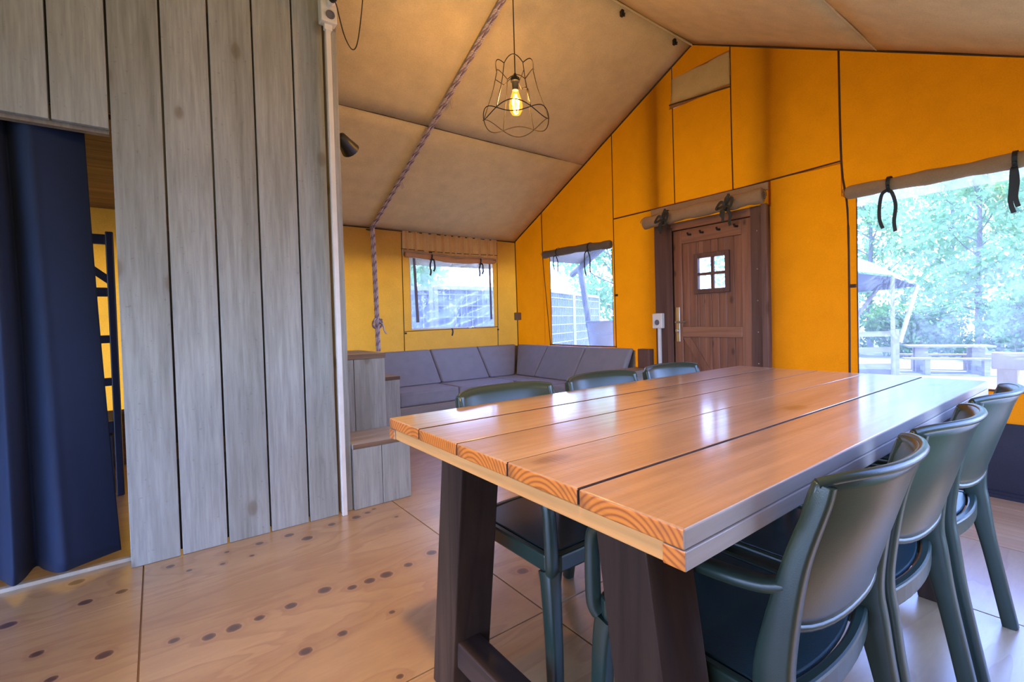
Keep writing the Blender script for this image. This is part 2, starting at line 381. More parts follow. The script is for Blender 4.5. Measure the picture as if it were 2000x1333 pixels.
def ground_mat():
    t = NT('sandy_ground'); v = t.coord(rnd=False); n = t.noise(v, .35, 5); f = t.noise(v, 30, 3)
    c = t.ramp(n, [(.35, (.36,.32,.28,1)), (.65, (.29,.27,.235,1))]); c = t.mix(.35, c, t.ramp(f, [(.3, (.6,.6,.6,1)), (.7, (1,1,1,1))]), 'MULTIPLY')
    sp = t.n('ShaderNodeSeparateXYZ'); t.link(v, sp.inputs[0])
    gr = t.ramp(f, [(.3, (.035,.060,.012,1)), (.7, (.085,.125,.030,1))])
    edge = t.math('ADD', t.math('MULTIPLY', sp.outputs[0], .5), t.math('SUBTRACT', t.math('MULTIPLY', n, 1.2), 2.4))
    c = t.mix(t.ramp(edge, [(0, (0,0,0,1)), (.35, (1,1,1,1))]), gr, c)      # grass round the tent, sand beyond the deck
    return t.done(t.principled(c, .95))
M['ground'] = ground_mat()
KNOTS = [(.012,2.145),(.108,2.086),(.182,2.088),(.263,2.093),(.37,2.102),(.5,2.133),(.593,2.076),(.665,2.079),(.738,2.08),(.843,2.098),(.974,2.134),(.473,1.788),(.351,1.773),(.653,1.795),(.015,2.83),(.079,2.724),(.23,2.82),(.367,2.818),(.502,2.821),(.564,2.716),(.708,2.811),(.841,2.819),(.911,2.842),(.957,2.872),(1.013,2.668),(.202,2.692),(.318,2.692),(-.465,2.683),(-.349,2.374),(-.256,2.694),(-.303,2.936),(-.147,2.7),(-.171,2.21),(-.291,2.168),(-.38,2.02),(1.196,1.706),(.545,1.45)]
SMALL = {15, 16, 25, 26, 13, 23, 24, 36}
def plywood():
    t = NT('pine_plywood'); g = t.n('ShaderNodeNewGeometry'); pos = g.outputs['Position']
    gv = t.n('ShaderNodeVectorMath', operation='MULTIPLY', inp={1: (.5, 2.2, 1)}); t.link(pos, gv.inputs[0]); gv = gv.outputs[0]
    warp = t.noise(gv, 1.3, 3, .55, 1.2); fine = t.noise(gv, 30, 5, .6, .3)
    # smallest scaled distance to a knot: grain runs along x, so knots are a little long in x
    wob = t.n('ShaderNodeVectorMath', operation='MULTIPLY_ADD', inp={1: (0, 0, 0), 2: (0, 0, 0)})
    dmin = None
    for i, (x, y) in enumerate(KNOTS):
        d = t.n('ShaderNodeVectorMath', operation='DISTANCE', inp={1: (x, y, 0)}); t.link(pos, d.inputs[0])
        r = .011 if i in SMALL else (.016 + .010*((i*37) % 11)/11)
        q = t.math('DIVIDE', d.outputs['Value'], r)
        dmin = q if dmin is None else t.math('MINIMUM', dmin, q)
    dm = t.math('ADD', dmin, t.math('MULTIPLY', t.math('SUBTRACT', fine, .5), .5))
    # broad flame figure bent by the knots
    fl = t.math('ADD', t.math('MULTIPLY', warp, 9), t.math('DIVIDE', 1.6, t.math('ADD', dmin, 1)))
    fig = t.math('FRACT', fl)
    figc = t.ramp(fig, [(.0, (0,0,0,1)), (.08, (.9,.9,.9,1)), (.45, (.25,.25,.25,1)), (1, (0,0,0,1))])
    c = t.ramp(t.noise(gv, 1.1, 3), [(.3, (.37,.215,.085,1)), (.5, (.46,.285,.12,1)), (.72, (.53,.35,.165,1))])
    c = t.mix(t.math('MULTIPLY', figc, .48), c, (.30,.14,.06,1))
    c = t.mix(.3, c, t.ramp(fine, [(.3, (.68,.66,.62,1)), (.65, (1,1,1,1))]), 'MULTIPLY')
    halo = t.ramp(t.math('DIVIDE', dm, 4), [(.22, (.55,.55,.55,1)), (.30, (.1,.1,.1,1)), (.40, (.32,.32,.32,1)), (.62, (0,0,0,1))])
    c = t.mix(halo, c, (.28,.13,.06,1))
    kc = t.ramp(t.math('DIVIDE', dm, 2), [(.30, (.075,.036,.022,1)), (.44, (.16,.075,.04,1)), (.50, (.05,.022,.012,1))])
    c = t.mix(t.ramp(t.math('DIVIDE', dm, 2), [(.46, (.92,.92,.92,1)), (.56, (0,0,0,1))]), c, kc)
    rough = t.math('ADD', .24, t.math('MULTIPLY', warp, .28))
    return t.done(t.principled(c, rough, t.bump(t.math('ADD', t.math('MULTIPLY', fine, .5), warp), .10, .004), spec=.8, coat=.9, coat_rough=.24))
M['plywood'] = plywood()
M['floor_board'] = wood('light_brown_floor_board', (.50,.29,.13,1), (.38,.2,.085,1), (.58,.36,.18,1), (1,.05,1), .35, bump=.15, gs=1.6, coat=.3)

# ------------------------------------------------------------------ room numbers
XE, YB = 3.742, 5.311            # end wall with the door, back wall with the window
YF = -.275                       # wall behind the camera
XL = -3.2
YR, ZR, SL = 2.518, 3.487, .4825 # ridge and slope
ZE = ZR - SL*(YB-YR)
def roofz(y): return ZR - SL*abs(y - YR)

# ------------------------------------------------------------------ setting: floor
fl = tag(empty('floor'), kind='structure')
sub = MB().box(XL, XE+.1, YF-.05, YB+.05, -.16, -.022).build('subfloor', M['floor_board'], fl)
xs = [-3.2, -2.42, -1.25, -.08, 1.088, 2.256, 2.95]; ys0 = [YF-.05, 1.416, 3.86, YB+.04]
for i in range(len(xs)-1):
    for j in range(3):
        x0, x1, y0, y1 = xs[i], xs[i+1], ys0[j], ys0[j+1]
        if i >= 4 and j == 0 or i == 5: pass
        MB().box(x0+.0025, x1-.0025, y0+.0025, y1-.0025, -.02, 0).build('plywood_panel', M['plywood'], fl, bevel=.0015)
yy = YF - .05
xx = 2.952
while xx < XE + .08:
    x1 = min(xx + .195, XE + .09)
    MB().box(xx+.0015, x1-.0015, YF-.05, YB+.04, -.02, 0).build('floor_board', M['floor_board'], fl, bevel=.001)
    xx += .195

# ------------------------------------------------------------------ setting: roof
ce = tag(empty('ceiling'), kind='structure')
def roof_panel(x0, x1, y0, y1):
    nx = max(3, int((x1-x0)/.15)); ny = max(3, int(abs(y1-y0)/.12))
    def fn(x, y):
        s = .016*math.sin(PI*(x-x0)/(x1-x0))*math.sin(PI*(y-y0)/(y1-y0)) + .004*math.sin(x*5.1+y*3)*math.sin(y*4.3)
        return (x, y, roofz(y) - s)
    return MB().grid(fn, lin(x0, x1, nx), lin(y0, y1, ny)).build('roof_canvas', M['canvas_roof'], ce, smooth=True, solid=.003)
SEAM_X = [XL, -1.2, 1.15, XE]
SY1 = YR + (ZR - 2.80)/SL
for a, b in zip(SEAM_X[:1] + [.4], [.4, XE+.01]):
    roof_panel(a, b, YR, SY1); roof_panel(a, b, SY1, YB+.02); roof_panel(a, b, YB+.02, YB+.62)
    roof_panel(a, b, YR, YR-(ZR-2.80)/SL+.02); roof_panel(a, b, YR-(ZR-2.80)/SL+.02, YF-.02)
def ceil_seam(y, x0=XL, x1=XE, r=.003, mat='piping', dz=.004, name='seam'):
    MB().tube([(x, y, roofz(y)-dz-.002*math.sin(x*3)) for x in lin(x0, x1, 24)], r, 5).build(name, M[mat], ce)
ceil_seam(SY1, r=.0032)
ceil_seam(YR-(ZR-2.80)/SL+.02, mat='canvas_roof', r=.005)
MB().tube([(x, YR, ZR-.012) for x in lin(XL, XE, 12)], .008, 6).build('ridge_seam', M['canvas_roof'], ce)
MB().tube([(x, YB-.01, ZE-.006) for x in lin(XL, XE, 12)], .006, 6).build('eave_seam', M['piping'], ce)
MB().tube([(XE-.012, y, roofz(y)-.008) for y in lin(YF, YB, 41)], .006, 6).build('gable_seam', M['piping'], ce)

# ------------------------------------------------------------------ setting: end wall (canvas with door and two windows)
WR = tag(empty('wall_right'), kind='structure')
W2 = (3.545, 4.575, .795, 1.86)    # y0 y1 z0 z1 of the narrow window
W3 = (-.10, 1.243, .622, 1.875)    # wide window
DO = (1.84, 2.95, 0, 1.95)         # door hole
VT = (2.165, 2.735, 3.0, 3.255)    # vent
def brk(lo, hi, extra, step):
    pts = sorted(set([lo, hi] + [e for e in extra if lo < e < hi])); out = []
    for a, b in zip(pts, pts[1:]):
        n = max(1, int(round((b-a)/step))); out += [a + (b-a)*i/n for i in range(n)]
    return out + [hi]
def end_panel(y0, y1, z0, z1, holes=(), top=False):
    ex = [h[k] for h in holes for k in (0, 1)] + [YR]; ez = [h[k] for h in holes for k in (2, 3)]
    Y = brk(y0, y1, ex, .075)
    zt = z1 if not top else 2.135
    def wob(y, z): return XE + .007*math.sin(PI*(y-y0)/(y1-y0))*math.sin(y*7+z*2.2) + .003*math.sin(z*9+y*13)
    mb = MB()
    sk = lambda y, z: any(h[0] < y < h[1] and h[2] < z < h[3] for h in holes)
    if not top: mb.grid(lambda y, z: (wob(y, z), y, z), Y, brk(z0, z1, ez, .08), skip=sk)
    else:
        def fn(y, s):
            z = z0 + (roofz(y) + .004 - z0)*s; return (wob(y, z), y, z)
        # vent hole is cut with straight rows below, sloped rows above
        if holes:
            zz = brk(z0, VT[3], ez, .1); mb.grid(lambda y, z: (wob(y, min(z, roofz(y))), y, min(z, roofz(y)+.004)), Y, zz, skip=sk)
            mb.grid(lambda y, s: (wob(y, VT[3]), y, VT[3] + max(0, roofz(y)+.004-VT[3])*s), Y, [0, .5, 1])
        else: mb.grid(fn, Y, lin(0, 1, 14))
    return mb.build('canvas_panel', M['canvas_end'], WR, smooth=True, fix=True)
ZS = 2.13
ZL = 1.905      # joints behind the rolled blinds
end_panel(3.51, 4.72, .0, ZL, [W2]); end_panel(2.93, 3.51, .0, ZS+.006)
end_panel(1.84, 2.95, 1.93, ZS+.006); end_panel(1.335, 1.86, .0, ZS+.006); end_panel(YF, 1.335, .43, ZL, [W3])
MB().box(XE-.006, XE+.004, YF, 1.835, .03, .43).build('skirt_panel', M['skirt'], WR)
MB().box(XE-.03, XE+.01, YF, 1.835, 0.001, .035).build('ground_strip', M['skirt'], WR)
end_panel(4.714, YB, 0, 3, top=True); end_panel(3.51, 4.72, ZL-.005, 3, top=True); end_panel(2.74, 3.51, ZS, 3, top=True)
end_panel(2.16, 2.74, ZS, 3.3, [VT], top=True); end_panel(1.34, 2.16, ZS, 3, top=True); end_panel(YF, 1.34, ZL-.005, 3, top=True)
def wseam(pts, r=.0055, name='seam', mat='piping', par=None):
    MB().tube(smoothpath(pts, 4), r, 6).build(name, M[mat], par or WR)
xq = XE - .008
for y, z0, z1 in ((4.72, 1.87, roofz(4.72)), (3.51, 0, roofz(3.51)), (2.74, ZS-.05, roofz(2.74)), (2.16, ZS-.05, roofz(2.16))):
    wseam([(xq, y-.006, z0), (xq, y, (z0+z1)/2), (xq, y, z1)], .0045 if y > 2.5 else .0055)
wseam([(xq, 1.30, .45), (xq, 1.295, 1.2), (xq, 1.30, 1.8), (xq, 1.335, 2.13), (xq, 1.345, roofz(1.34))], .0075)
wseam([(xq, 3.51, 2.125), (xq, 2.74, 2.125), (xq, 2.16, 2.125), (xq, 1.335, 2.145)], .006)
wseam([(xq, 4.72, 1.9), (xq, 4.60, .75)], .0045)
wseam([(xq, 5.29, 0), (xq, 5.29, 1.2), (xq, 5.30, ZE)], .006)
for y, z in ((3.49, 1.33), (1.27, 1.27)):
    MB().box(xq-.012, xq+.004, y-.02, y+.02, z-.012, z+.012).build('toggle', M['piping'], WR, bevel=.003)
# vent flap
vf = MB().grid(lambda y, z: (XE - .012 - .035*max(0, (y-2.2)/.53)*max(0, (3.14-z)/.14) - .004*math.sin(y*30+z*20), y, z + .014*(2.74-y)/.57), lin(2.155, 2.745, 18), lin(2.975, 3.262, 8))
vf.build('vent_flap', M['canvas_vent'], WR, smooth=True)
wseam([(XE-.05, 2.745, 3.02), (XE-.035, 2.45, 2.995), (XE-.02, 2.155, 2.972)], .006)
# skirting rail of the end wall
tag(MB().box(XE-.045, XE-.03, YF, 1.83, .0, .02).build('baseboard_right', M['skirt']), kind='structure')

# windows of the end wall
def window(n, y0, y1, z0, z1, film_mat, bars=()):
    o = tag(empty('window_%d' % n), kind='structure')
    MB().grid(lambda y, z: (XE+.012+.004*math.sin(y*11)*math.sin(z*9), y, z), lin(y0-.02, y1+.02, 14), lin(z0-.02, z1+.03, 14)).build('film_pane', M[film_mat], o, smooth=True)
    e = .008
    MB().tube([(XE-.006, y0-.04, z0-.004), (XE-.008, (y0+y1)/2, z0-.008), (XE-.006, y1+.04, z0-.004)], .006, 6).build('sill_piping', M['piping'], o)
    MB().tube([(XE-.006, y1, z0), (XE-.006, y1+.002, (z0+z1)/2), (XE-.006, y1, z1)], .004, 6).build('edge_piping', M['piping'], o)
    MB().tube([(XE-.006, y0, z0), (XE-.006, y0+.002, (z0+z1)/2), (XE-.006, y0, z1)], .003, 6).build('edge_piping', M['piping'], o)
    return o
window(2, *W2, 'film'); window(3, *W3, 'film')

# ------------------------------------------------------------------ setting: back wall
WB = tag(empty('wall_back'), kind='structure')
W1 = (2.267, 3.378, 1.03, 1.86)
def back_panel(x0, x1, z0, z1, holes=(), mat='canvas_back', amp=.006, freq=7):
    ex = [h[k] for h in holes for k in (0, 1)]; ez = [h[k] for h in holes for k in (2, 3)]
    f = lambda x, z: (x, YB + amp*math.sin(x*freq+z)*math.sin(PI*(x-x0)/(x1-x0)), z)
    return MB().grid(f, brk(x0, x1, ex, .07), brk(z0, z1, ez, .1), skip=lambda x, z: any(h[0] < x < h[1] and h[2] < z < h[3] for h in holes)).build('canvas_panel', M[mat], WB, smooth=True)
back_panel(XL, -.8, 0, ZE); back_panel(-.8, 2.185, 0, ZE); back_panel(3.44, XE, 0, ZE)
back_panel(2.185, 3.44, 0, 1.86, [W1])
# gathered strip above the window
def gth(x, z):
    k = min(1, max(0, (x-2.05)/.2)); e = math.sin(PI*(x-2.185)/(3.44-2.185))
    return (x, YB - .022 - (.017*math.sin(x*62+1.5*math.sin(x*9)) + .008*math.sin(x*127))*min(1, 4*e+.15), z)
MB().grid(gth, lin(2.185, 3.44, 200), lin(1.845, ZE, 6)).build('gathered_panel', M['canvas_gather'], WB, smooth=True)
def bseam(pts, r=.0045, name='seam', mat='piping'): MB().tube(smoothpath(pts, 4), r, 6).build(name, M[mat], WB)
yq = YB - .008
bseam([(2.18, yq, 2.12), (2.175, yq, 1.5), (2.172, yq, .7)]); bseam([(3.45, yq, 2.11), (3.44, yq, 1.5), (3.425, yq, .7)])
bseam([(2.18, yq, 1.00), (2.8, yq, 1.012), (3.43, yq, 1.02)], .004)
bseam([(2.16, yq-.02, 1.935), (2.7, yq-.02, 1.925), (3.44, yq-.02, 1.94)], .004)
for x, z in ((2.19, .98), (3.43, .985)): MB().box(x-.012, x+.012, yq-.012, yq, z-.01, z+.01).build('toggle', M['piping'], WB, bevel=.003)
w1 = tag(empty('window_1'), kind='structure')
def wrink(x, z):
    u = (x-2.267)/1.11; v = (z-1.03)/.83
    s = .012*math.sin(14*(u*.9 + (v-.9)**2*1.3)) + .007*math.sin(27*(u*.5-v*.9)) + .010*math.sin(9*math.hypot(u-.55, v-1.1)*3)
    return (x, YB + .012 + s*max(0, math.sin(PI*u))**.5, z)
MB().grid(wrink, lin(2.25, 3.395, 60), lin(1.01, 1.87, 44)).build('film_pane', M['film_wrinkled'], w1, smooth=True)
MB().box(2.262, 2.272, YB-.004, YB+.002, 1.03, 1.85).build('edge_piping', M['white_plastic'], w1)
MB().add([(2.305,YB-.002,1.84),(2.335,YB-.002,1.84),(2.362,YB-.002,1.10),(2.325,YB-.002,1.10)], [(0,1,2,3)]).build('zip_strip', M['zip'], w1, solid=.004)
MB().add([(3.322,YB-.002,1.84),(3.346,YB-.002,1.84),(3.352,YB-.002,1.12),(3.325,YB-.002,1.12)], [(0,1,2,3)]).build('zip_strip', M['zip'], w1, solid=.004)
MB().box(2.262, 3.38, YB-.004, YB+.003, 1.018, 1.034).build('sill_band', M['white_plastic'], w1)

# walls behind and beside the camera (never in view; they close the tent and shape its daylight)
M['canvas_shut'] = canvas('closed_tan_canvas', (.5,.36,.22,1), (.3,.15,.04,1), .05, .2)
WF = tag(empty('wall_front'), kind='structure')
holes = [(-2.95, -.50, .05, 1.35), (1.1, 3.45, .3, 1.7)]
ex = [h[k] for h in holes for k in (0, 1)]; ez = [h[k] for h in holes for k in (2, 3)]
MB().grid(lambda x, z: (x, YF, z), brk(XL, XE, ex, .3), brk(0, roofz(YF), ez, .3), skip=lambda x, z: any(h[0] < x < h[1] and h[2] < z < h[3] for h in holes)).build('canvas_panel', M['canvas_shut'], WF, smooth=True)
WS = tag(empty('wall_side'), kind='structure')
MB().add([(XL, 2.86, 0), (XL, YB, 0), (XL, YB, ZE), (XL, YR, ZR), (XL, YF, roofz(YF)), (XL, YF, 2.05), (XL, 2.86, 2.05)], [(0, 1, 2, 3, 6), (6, 3, 4, 5)]).build('canvas_panel', M['canvas_shut'], WS)

# ------------------------------------------------------------------ setting: plank partition
WL = tag(empty('wall_left'), kind='structure')
YP = 2.927
def plank(x0, x1, z0, z1, y=YP, th=.028, par=None, mat='plank', tilt=0):
    w_ = x1 - x0; h = z1 - z0
    return MB().box(-w_/2+.0042, w_/2-.0042, 0, th, 0, h).build('plank', [M[mat]], par or WL, loc=((x0+x1)/2, y, z0), bevel=.0025)
PX = [-.127, .061, .249, .4372, .625, .782]
for i in range(5): plank(PX[i], PX[i+1], .001, 3.25, YP + (.0025 if i in (1, 3) else 0))
for i in range(6):
    x1 = -.127 - i*.188; plank(x1-.188, x1, 1.992, 3.22, YP + (.003 if i % 2 else 0))
for z in (.5, 1.6, 2.7): MB().box(-.12, .76, YP+.034, YP+.08, z-.04, z+.04).build('batten', M['brown_edge'], WL)
MB().box(-1.26, -.132, YP+.034, YP+.075, 1.975, 2.06).build('header_batten', M['plank_edge'], WL)
MB().box(.03, .75, YP+.0345, YP+.038, .02, 3.2).build('gap_shade_sheet', M['black_plastic'], WL); MB().box(-1.26, .02, YP+.0345, YP+.038, 2.07, 3.2).build('gap_shade_sheet', M['black_plastic'], WL)  # black sheets added behind the planks so the gaps look shaded
MB().box(.795, .862, YP+.02, YP+.10, 0.001, 3.2).build('end_post', M['plank'], WL, bevel=.003)
MB().box(-1.25, -.09, YP+.1, YP+.13, 0.0, .018).build('threshold', M['out_pale'], WL, bevel=.002)

for k in range(12):      # floor of the sleeping loft over the bed, seen from below behind the curtain
    y0 = YP + .13 + k*.186
    if y0 + .18 < YB: MB().box(XL+.05, .74, y0+.002, y0+.184, 2.075, 2.10).build('loft_board', M['brown_edge'], WL)

# ------------------------------------------------------------------ door
D = tag(empty('door_1'), kind='structure')
XD = XE - .035
def dbox(name, y0, y1, z0, z1, x0, x1, mat='door_wood', par=D, bevel=.004):
    cy, cz = (y0+y1)/2, z0
    return MB().box(x0, x1, y0-cy, y1-cy, 0, z1-z0).build(name, M[mat], par, loc=(0, cy, cz), bevel=bevel)
dbox('frame_post', 2.755, 2.945, 0.001, 1.945, XD-.02, XE+.02, 'door_frame')
dbox('frame_trim', 2.735, 2.80, 0.001, 1.90, XD-.035, XD-.02, 'door_frame')
dbox('frame_post', 1.85, 1.985, 0.001, 1.945, XD-.02, XE+.02, 'door_frame')
dbox('frame_trim', 1.838, 1.885, 0.001, 1.945, XD-.05, XD-.02, 'door_frame')
dbox('frame_head', 1.985, 2.755, 1.875, 1.945, XD-.02, XE+.02, 'door_rail')
dbox('stile', 2.645, 2.733, .008, 1.868, XD-.012, XD+.03); dbox('stile', 1.988, 2.068, .008, 1.868, XD-.012, XD+.03)
dbox('top_rail', 2.068, 2.645, 1.745, 1.868, XD-.012, XD+.03, 'door_rail')
nb = 8; bw = (2.645-2.068)/nb
WD = (2.215, 2.475, 1.325, 1.595)
for i in range(nb):
    a, b = 2.068 + i*bw + .0015, 2.068 + (i+1)*bw - .0015
    dx = .0008*(i % 3)
    if b > WD[0] and a < WD[1]:
        if a < WD[0]-.012: dbox('board', a, WD[0]-.002, .008, 1.745, XD+dx, XD+.022, bevel=.003)
        elif b > WD[1]+.012: dbox('board', WD[1]+.002, b, .008, 1.745, XD+dx, XD+.022, bevel=.003)
        c, d = max(a, WD[0]), min(b, WD[1])
        dbox('board', c, d, .008, WD[2], XD+dx, XD+.022, bevel=.003); dbox('board', c, d, WD[3], 1.745, XD+dx, XD+.022, bevel=.003)
    else: dbox('board', a, b, .008, 1.745, XD+dx, XD+.022, bevel=.003)
dbox('frame_stop', 2.69, 2.80, .001, 1.94, XD+.032, XD+.05, 'door_frame'); dbox('frame_stop', 1.93, 2.02, .001, 1.94, XD+.032, XD+.05, 'door_frame'); dbox('frame_stop', 2.02, 2.69, 1.84, 1.94, XD+.032, XD+.05, 'door_frame')
dbox('middle_rail', 2.068, 2.645, .905, .995, XD-.016, XD, 'door_rail')
dbox('bottom_rail', 2.068, 2.645, .06, .18, XD-.016, XD, 'door_rail')
MB().hexa([(XD-.014, 2.645, .90), (XD, 2.645, .90), (XD, 2.565, .90), (XD-.014, 2.565, .90)], [(XD-.014, 2.14, .18), (XD, 2.14, .18), (XD, 2.07, .18), (XD-.014, 2.07, .18)]).build('diagonal_brace', M['door_wood'], D, bevel=.002)
# little window in the door
wf = .04
for nm, a in (('window_frame', (WD[0]-wf, WD[0], WD[2]-wf, WD[3]+wf)), ('window_frame', (WD[1], WD[1]+wf, WD[2]-wf, WD[3]+wf)), ('window_frame', (WD[0], WD[1], WD[3], WD[3]+wf)), ('window_frame', (WD[0], WD[1], WD[2]-wf, WD[2]))):
    dbox(nm, a[0], a[1], a[2], a[3], XD-.022, XD+.01, 'door_frame', bevel=.004)
cy_, cz_ = (WD[0]+WD[1])/2 - .008, (WD[2]+WD[3])/2 - .005
dbox('glazing_bar', cy_-.014, cy_+.014, WD[2], WD[3], XD-.014, XD+.01, 'door_frame'); dbox('glazing_bar', WD[0], WD[1], cz_-.012, cz_+.012, XD-.016, XD+.012, 'door_frame')
for a, b in ((WD[0], cy_-.014), (cy_+.014, WD[1])):
    for c, d in ((WD[2], cz_-.012), (cz_+.012, WD[3])): MB().box(XD+.002, XD+.005, a, b, c, d).build('glass_pane', M['film'], D)
for y in (2.545, 2.42, 2.26, 2.10):
    MB().tube([(XD-.012, y, 1.815), (XD-.05, y, 1.81), (XD-.062, y, 1.828)], .009, 8).build('coat_peg', M['black_plastic'], D)
pl = MB().box(XD-.02, XD-.012, 2.672, 2.712, .86, 1.175).build('handle_plate', M['steel'], D, bevel=.003)
MB().tube([(XD-.02, 2.692, 1.04), (XD-.055, 2.692, 1.04), (XD-.06, 2.66, 1.04), (XD-.06, 2.58, 1.042)], .009, 8).build('door_lever', M['steel'], pl, smooth=True)
MB().lathe([(.016, 0), (.016, .018), (.012, .02)], 14, (XD-.02, 2.692, .962), Matrix.Rotation(-PI/2, 3, 'Y')).build('lock_cylinder', M['steel'], pl)
for z in (.7, .95, 1.2, 1.45, 1.75):
    MB().lathe([(.005, 0), (.005, .003), (.002, .005)], 8, (XD-.02, 1.93, z), Matrix.Rotation(-PI/2, 3, 'Y')).build('screw_head', M['steel'], D)

# ------------------------------------------------------------------ dining table
T = tag(empty('dining_table', (1.52, .897, 0)), 'long varnished plank dining table on dark splayed timber legs', 'table')
TX0, TX1, TY0, TY1, TZ = .532, 2.515, .384, 1.434, .804
bw = (TY1-TY0)/5
for i in range(5):
    y0, y1 = TY0 + i*bw + .0014, TY0 + (i+1)*bw - .0014
    cx, cy = (TX0+TX1)/2, (y0+y1)/2
    mb = MB().box(TX0-cx, TX1-cx, y0-cy, y1-cy, -.030, 0)
    mb.m = [0, 0, 3, 1, 3, 1]  # inner board sides coloured dark to paint shade into the gaps
    if i == 0: mb.m[2] = 2
    if i == 4: mb.m[4] = 2
    mb.build('tabletop_board', [M['table_top'], M['end_grain'], M['table_side'], M['dark_stain']], T, bevel=.0035, seg=3, loc=(cx-1.52, cy-.897, TZ + (.0012 if i in (1, 4) else 0)), fix=False)
for k, (y0, y1) in enumerate(((TY0, TY0+.038), (TY1-.038, TY1))):
    mb = MB().box(TX0-1.52, TX1-1.52, y0-.897, y1-.897, TZ-.0585, TZ-.0305); mb.m = [0, 0, 0, 1, 0, 1]
    mb.build('side_strip', [M['table_side'], M['end_grain']], T, bevel=.002, fix=False)
for x0, x1 in ((TX0+.004, TX0+.04), (TX1-.04, TX1-.004)):
    MB().box(x0-1.52, x1-1.52, TY0+.039-.897, TY1-.039-.897, TZ-.0585, TZ-.0305).build('end_strip', M['pine_strip'], T, bevel=.002)
for xa in (.618, 2.205):
    for sgn in (-1, 1):
        yt, yb = .897 + sgn*.302, .897 + sgn*.415
        bq = [(xa-1.52, yb-.06-.897, 0), (xa+.12-1.52, yb-.06-.897, 0), (xa+.12-1.52, yb+.06-.897, 0), (xa-1.52, yb+.06-.897, 0)]
        tq = [(xa-1.52, yt-.06-.897, TZ-.031), (xa+.12-1.52, yt-.06-.897, TZ-.031), (xa+.12-1.52, yt+.06-.897, TZ-.031), (xa-1.52, yt+.06-.897, TZ-.031)]
        MB().hexa(bq, tq).build('leg', M['dark_stain'], T, bevel=.004)
    MB().box(xa-1.52+.012, xa-1.52+.082, .555-.897, 1.235-.897, .105, .18).build('cross_beam', M['dark_beam'], T, bevel=.004)
    MB().box(xa-1.52+.02, xa-1.52+.10, .64-.897, 1.15-.897, TZ-.10, TZ-.031).build('top_bearer', M['dark_beam'], T, bevel=.004)

# ------------------------------------------------------------------ chairs
def make_chair():
    r = empty('dining_chair')
    # seat with a groove round it, bowed at the back
    def back(x): return -.195 - .030*(1 - (x/.2)**2)
    N = 13
    def outline(hx, yf, off):
        xs_ = lin(-hx, hx, N); pts = [(x, back(x*.2/hx*.98) + off) for x in xs_]
        rc = .035
        pts += [(hx, yf-rc), (hx-rc*.3, yf-rc*.3), (hx-rc, yf), (-hx+rc, yf), (-hx+rc*.3, yf-rc*.3), (-hx, yf-rc)]
        return pts
    MB().prism(outline(.188, .205, .028), .425, .4395, 2).build('seat', M['chair_seat'], r, bevel=.003)
    oo, ii = outline(.212, .238, 0), outline(.1925, .21, .023)
    mb = MB(); n = len(oo)
    rings = [[(x, y, .392) for x, y in oo], [(x, y, .440) for x, y in oo], [(x, y, .440) for x, y in ii], [(x, y, .392) for x, y in ii]]
    vs = [p for rg in rings for p in rg]; fs = []
    for a in range(4):
        b = (a+1) % 4
        for k in range(n): fs.append((a*n+k, a*n+(k+1) % n, b*n+(k+1) % n, b*n+k))
    mb.add(vs, fs).build('seat_frame', M['chair'], r, bevel=.006, seg=2)
    # rear legs run up beside the back
    for s in (-1, 1):
        path = smoothpath([(s*.218, -.285, 0), (s*.217, -.245, .20), (s*.214, -.205, .40), (s*.213, -.193, .48), (s*.212, -.205, .57), (s*.211, -.232, .69), (s*.203, -.264, .79), (s*.200, -.272, .822)], 5)
        L = len(path)
        def sec(i, L=L):
            t = i/(L-1); z = path[i].z
            dpt = .042 + .022*math.exp(-((z-.46)/.13)**2) - .012*max(0, (z-.6)/.22)
            return rrect(.034 - .010*max(0, (z-.6)/.22), dpt, .22)
        MB().sweep(path, sec, up=(0, 1, 0)).build('rear_leg', M['chair'], r, smooth=True)
        fp = smoothpath([(s*.205, .232, 0), (s*.203, .226, .2), (s*.200, .215, .34), (s*.196, .205, .395)], 5)
        MB().sweep(fp, lambda i: rrect(.036 + .0008*i, .036 + .0012*i, .22), up=(0, 1, 0)).build('front_leg', M['chair'], r, smooth=True)
        ap = smoothpath([(s*.208, -.215, .648), (s*.212, -.17, .634), (s*.215, -.08, .626), (s*.216, .06, .624), (s*.216, .17, .620), (s*.216, .215, .606), (s*.215, .232, .575), (s*.214, .236, .50), (s*.212, .236, .425), (s*.205, .228, .40)], 5)
        MB().sweep(ap, lambda i: rrect(.040, .024, .4) if i < 26 else rrect(.036, .03, .4), up=lambda i: (0, .3 + .7*(i > 20), 1) if i < 30 else (0, 1, .2)).build('armrest', M['chair'], r, smooth=True)
    def shell(u, v):
        zb = .552 + .028*abs(u)**5; zt = .838 - .012*abs(u)**6
        z = zb + (zt-zb)*v
        yc = -.200 - .078*((z-.50)/.335) - .05*max(0, v-.85)**1.2
        bul = (.048 + .022*v)*(1 - abs(u)**2.4)
        return (u*(.214 - .004*v), yc + .020 - bul, z)
    us = [math.sin(a)*1.0 for a in lin(-PI/2*.999, PI/2*.999, 21)]
    sh = MB().grid(shell, us, lin(0, 1, 13)).build('backrest', M['chair'], r, smooth=True, solid=.013)
    rim = [(x, y-.003, z-.001) for x, y, z in [shell(u, 1.0) for u in us]]
    MB().tube(rim, .0085, 8).build('top_rim', M['chair'], r, smooth=True)
    MB().tube([(x, y-.003, z+.001) for x, y, z in [shell(u, 0) for u in us]], .0085, 8).build('bottom_rim', M['chair'], r, smooth=True)
    return r
c0 = make_chair()
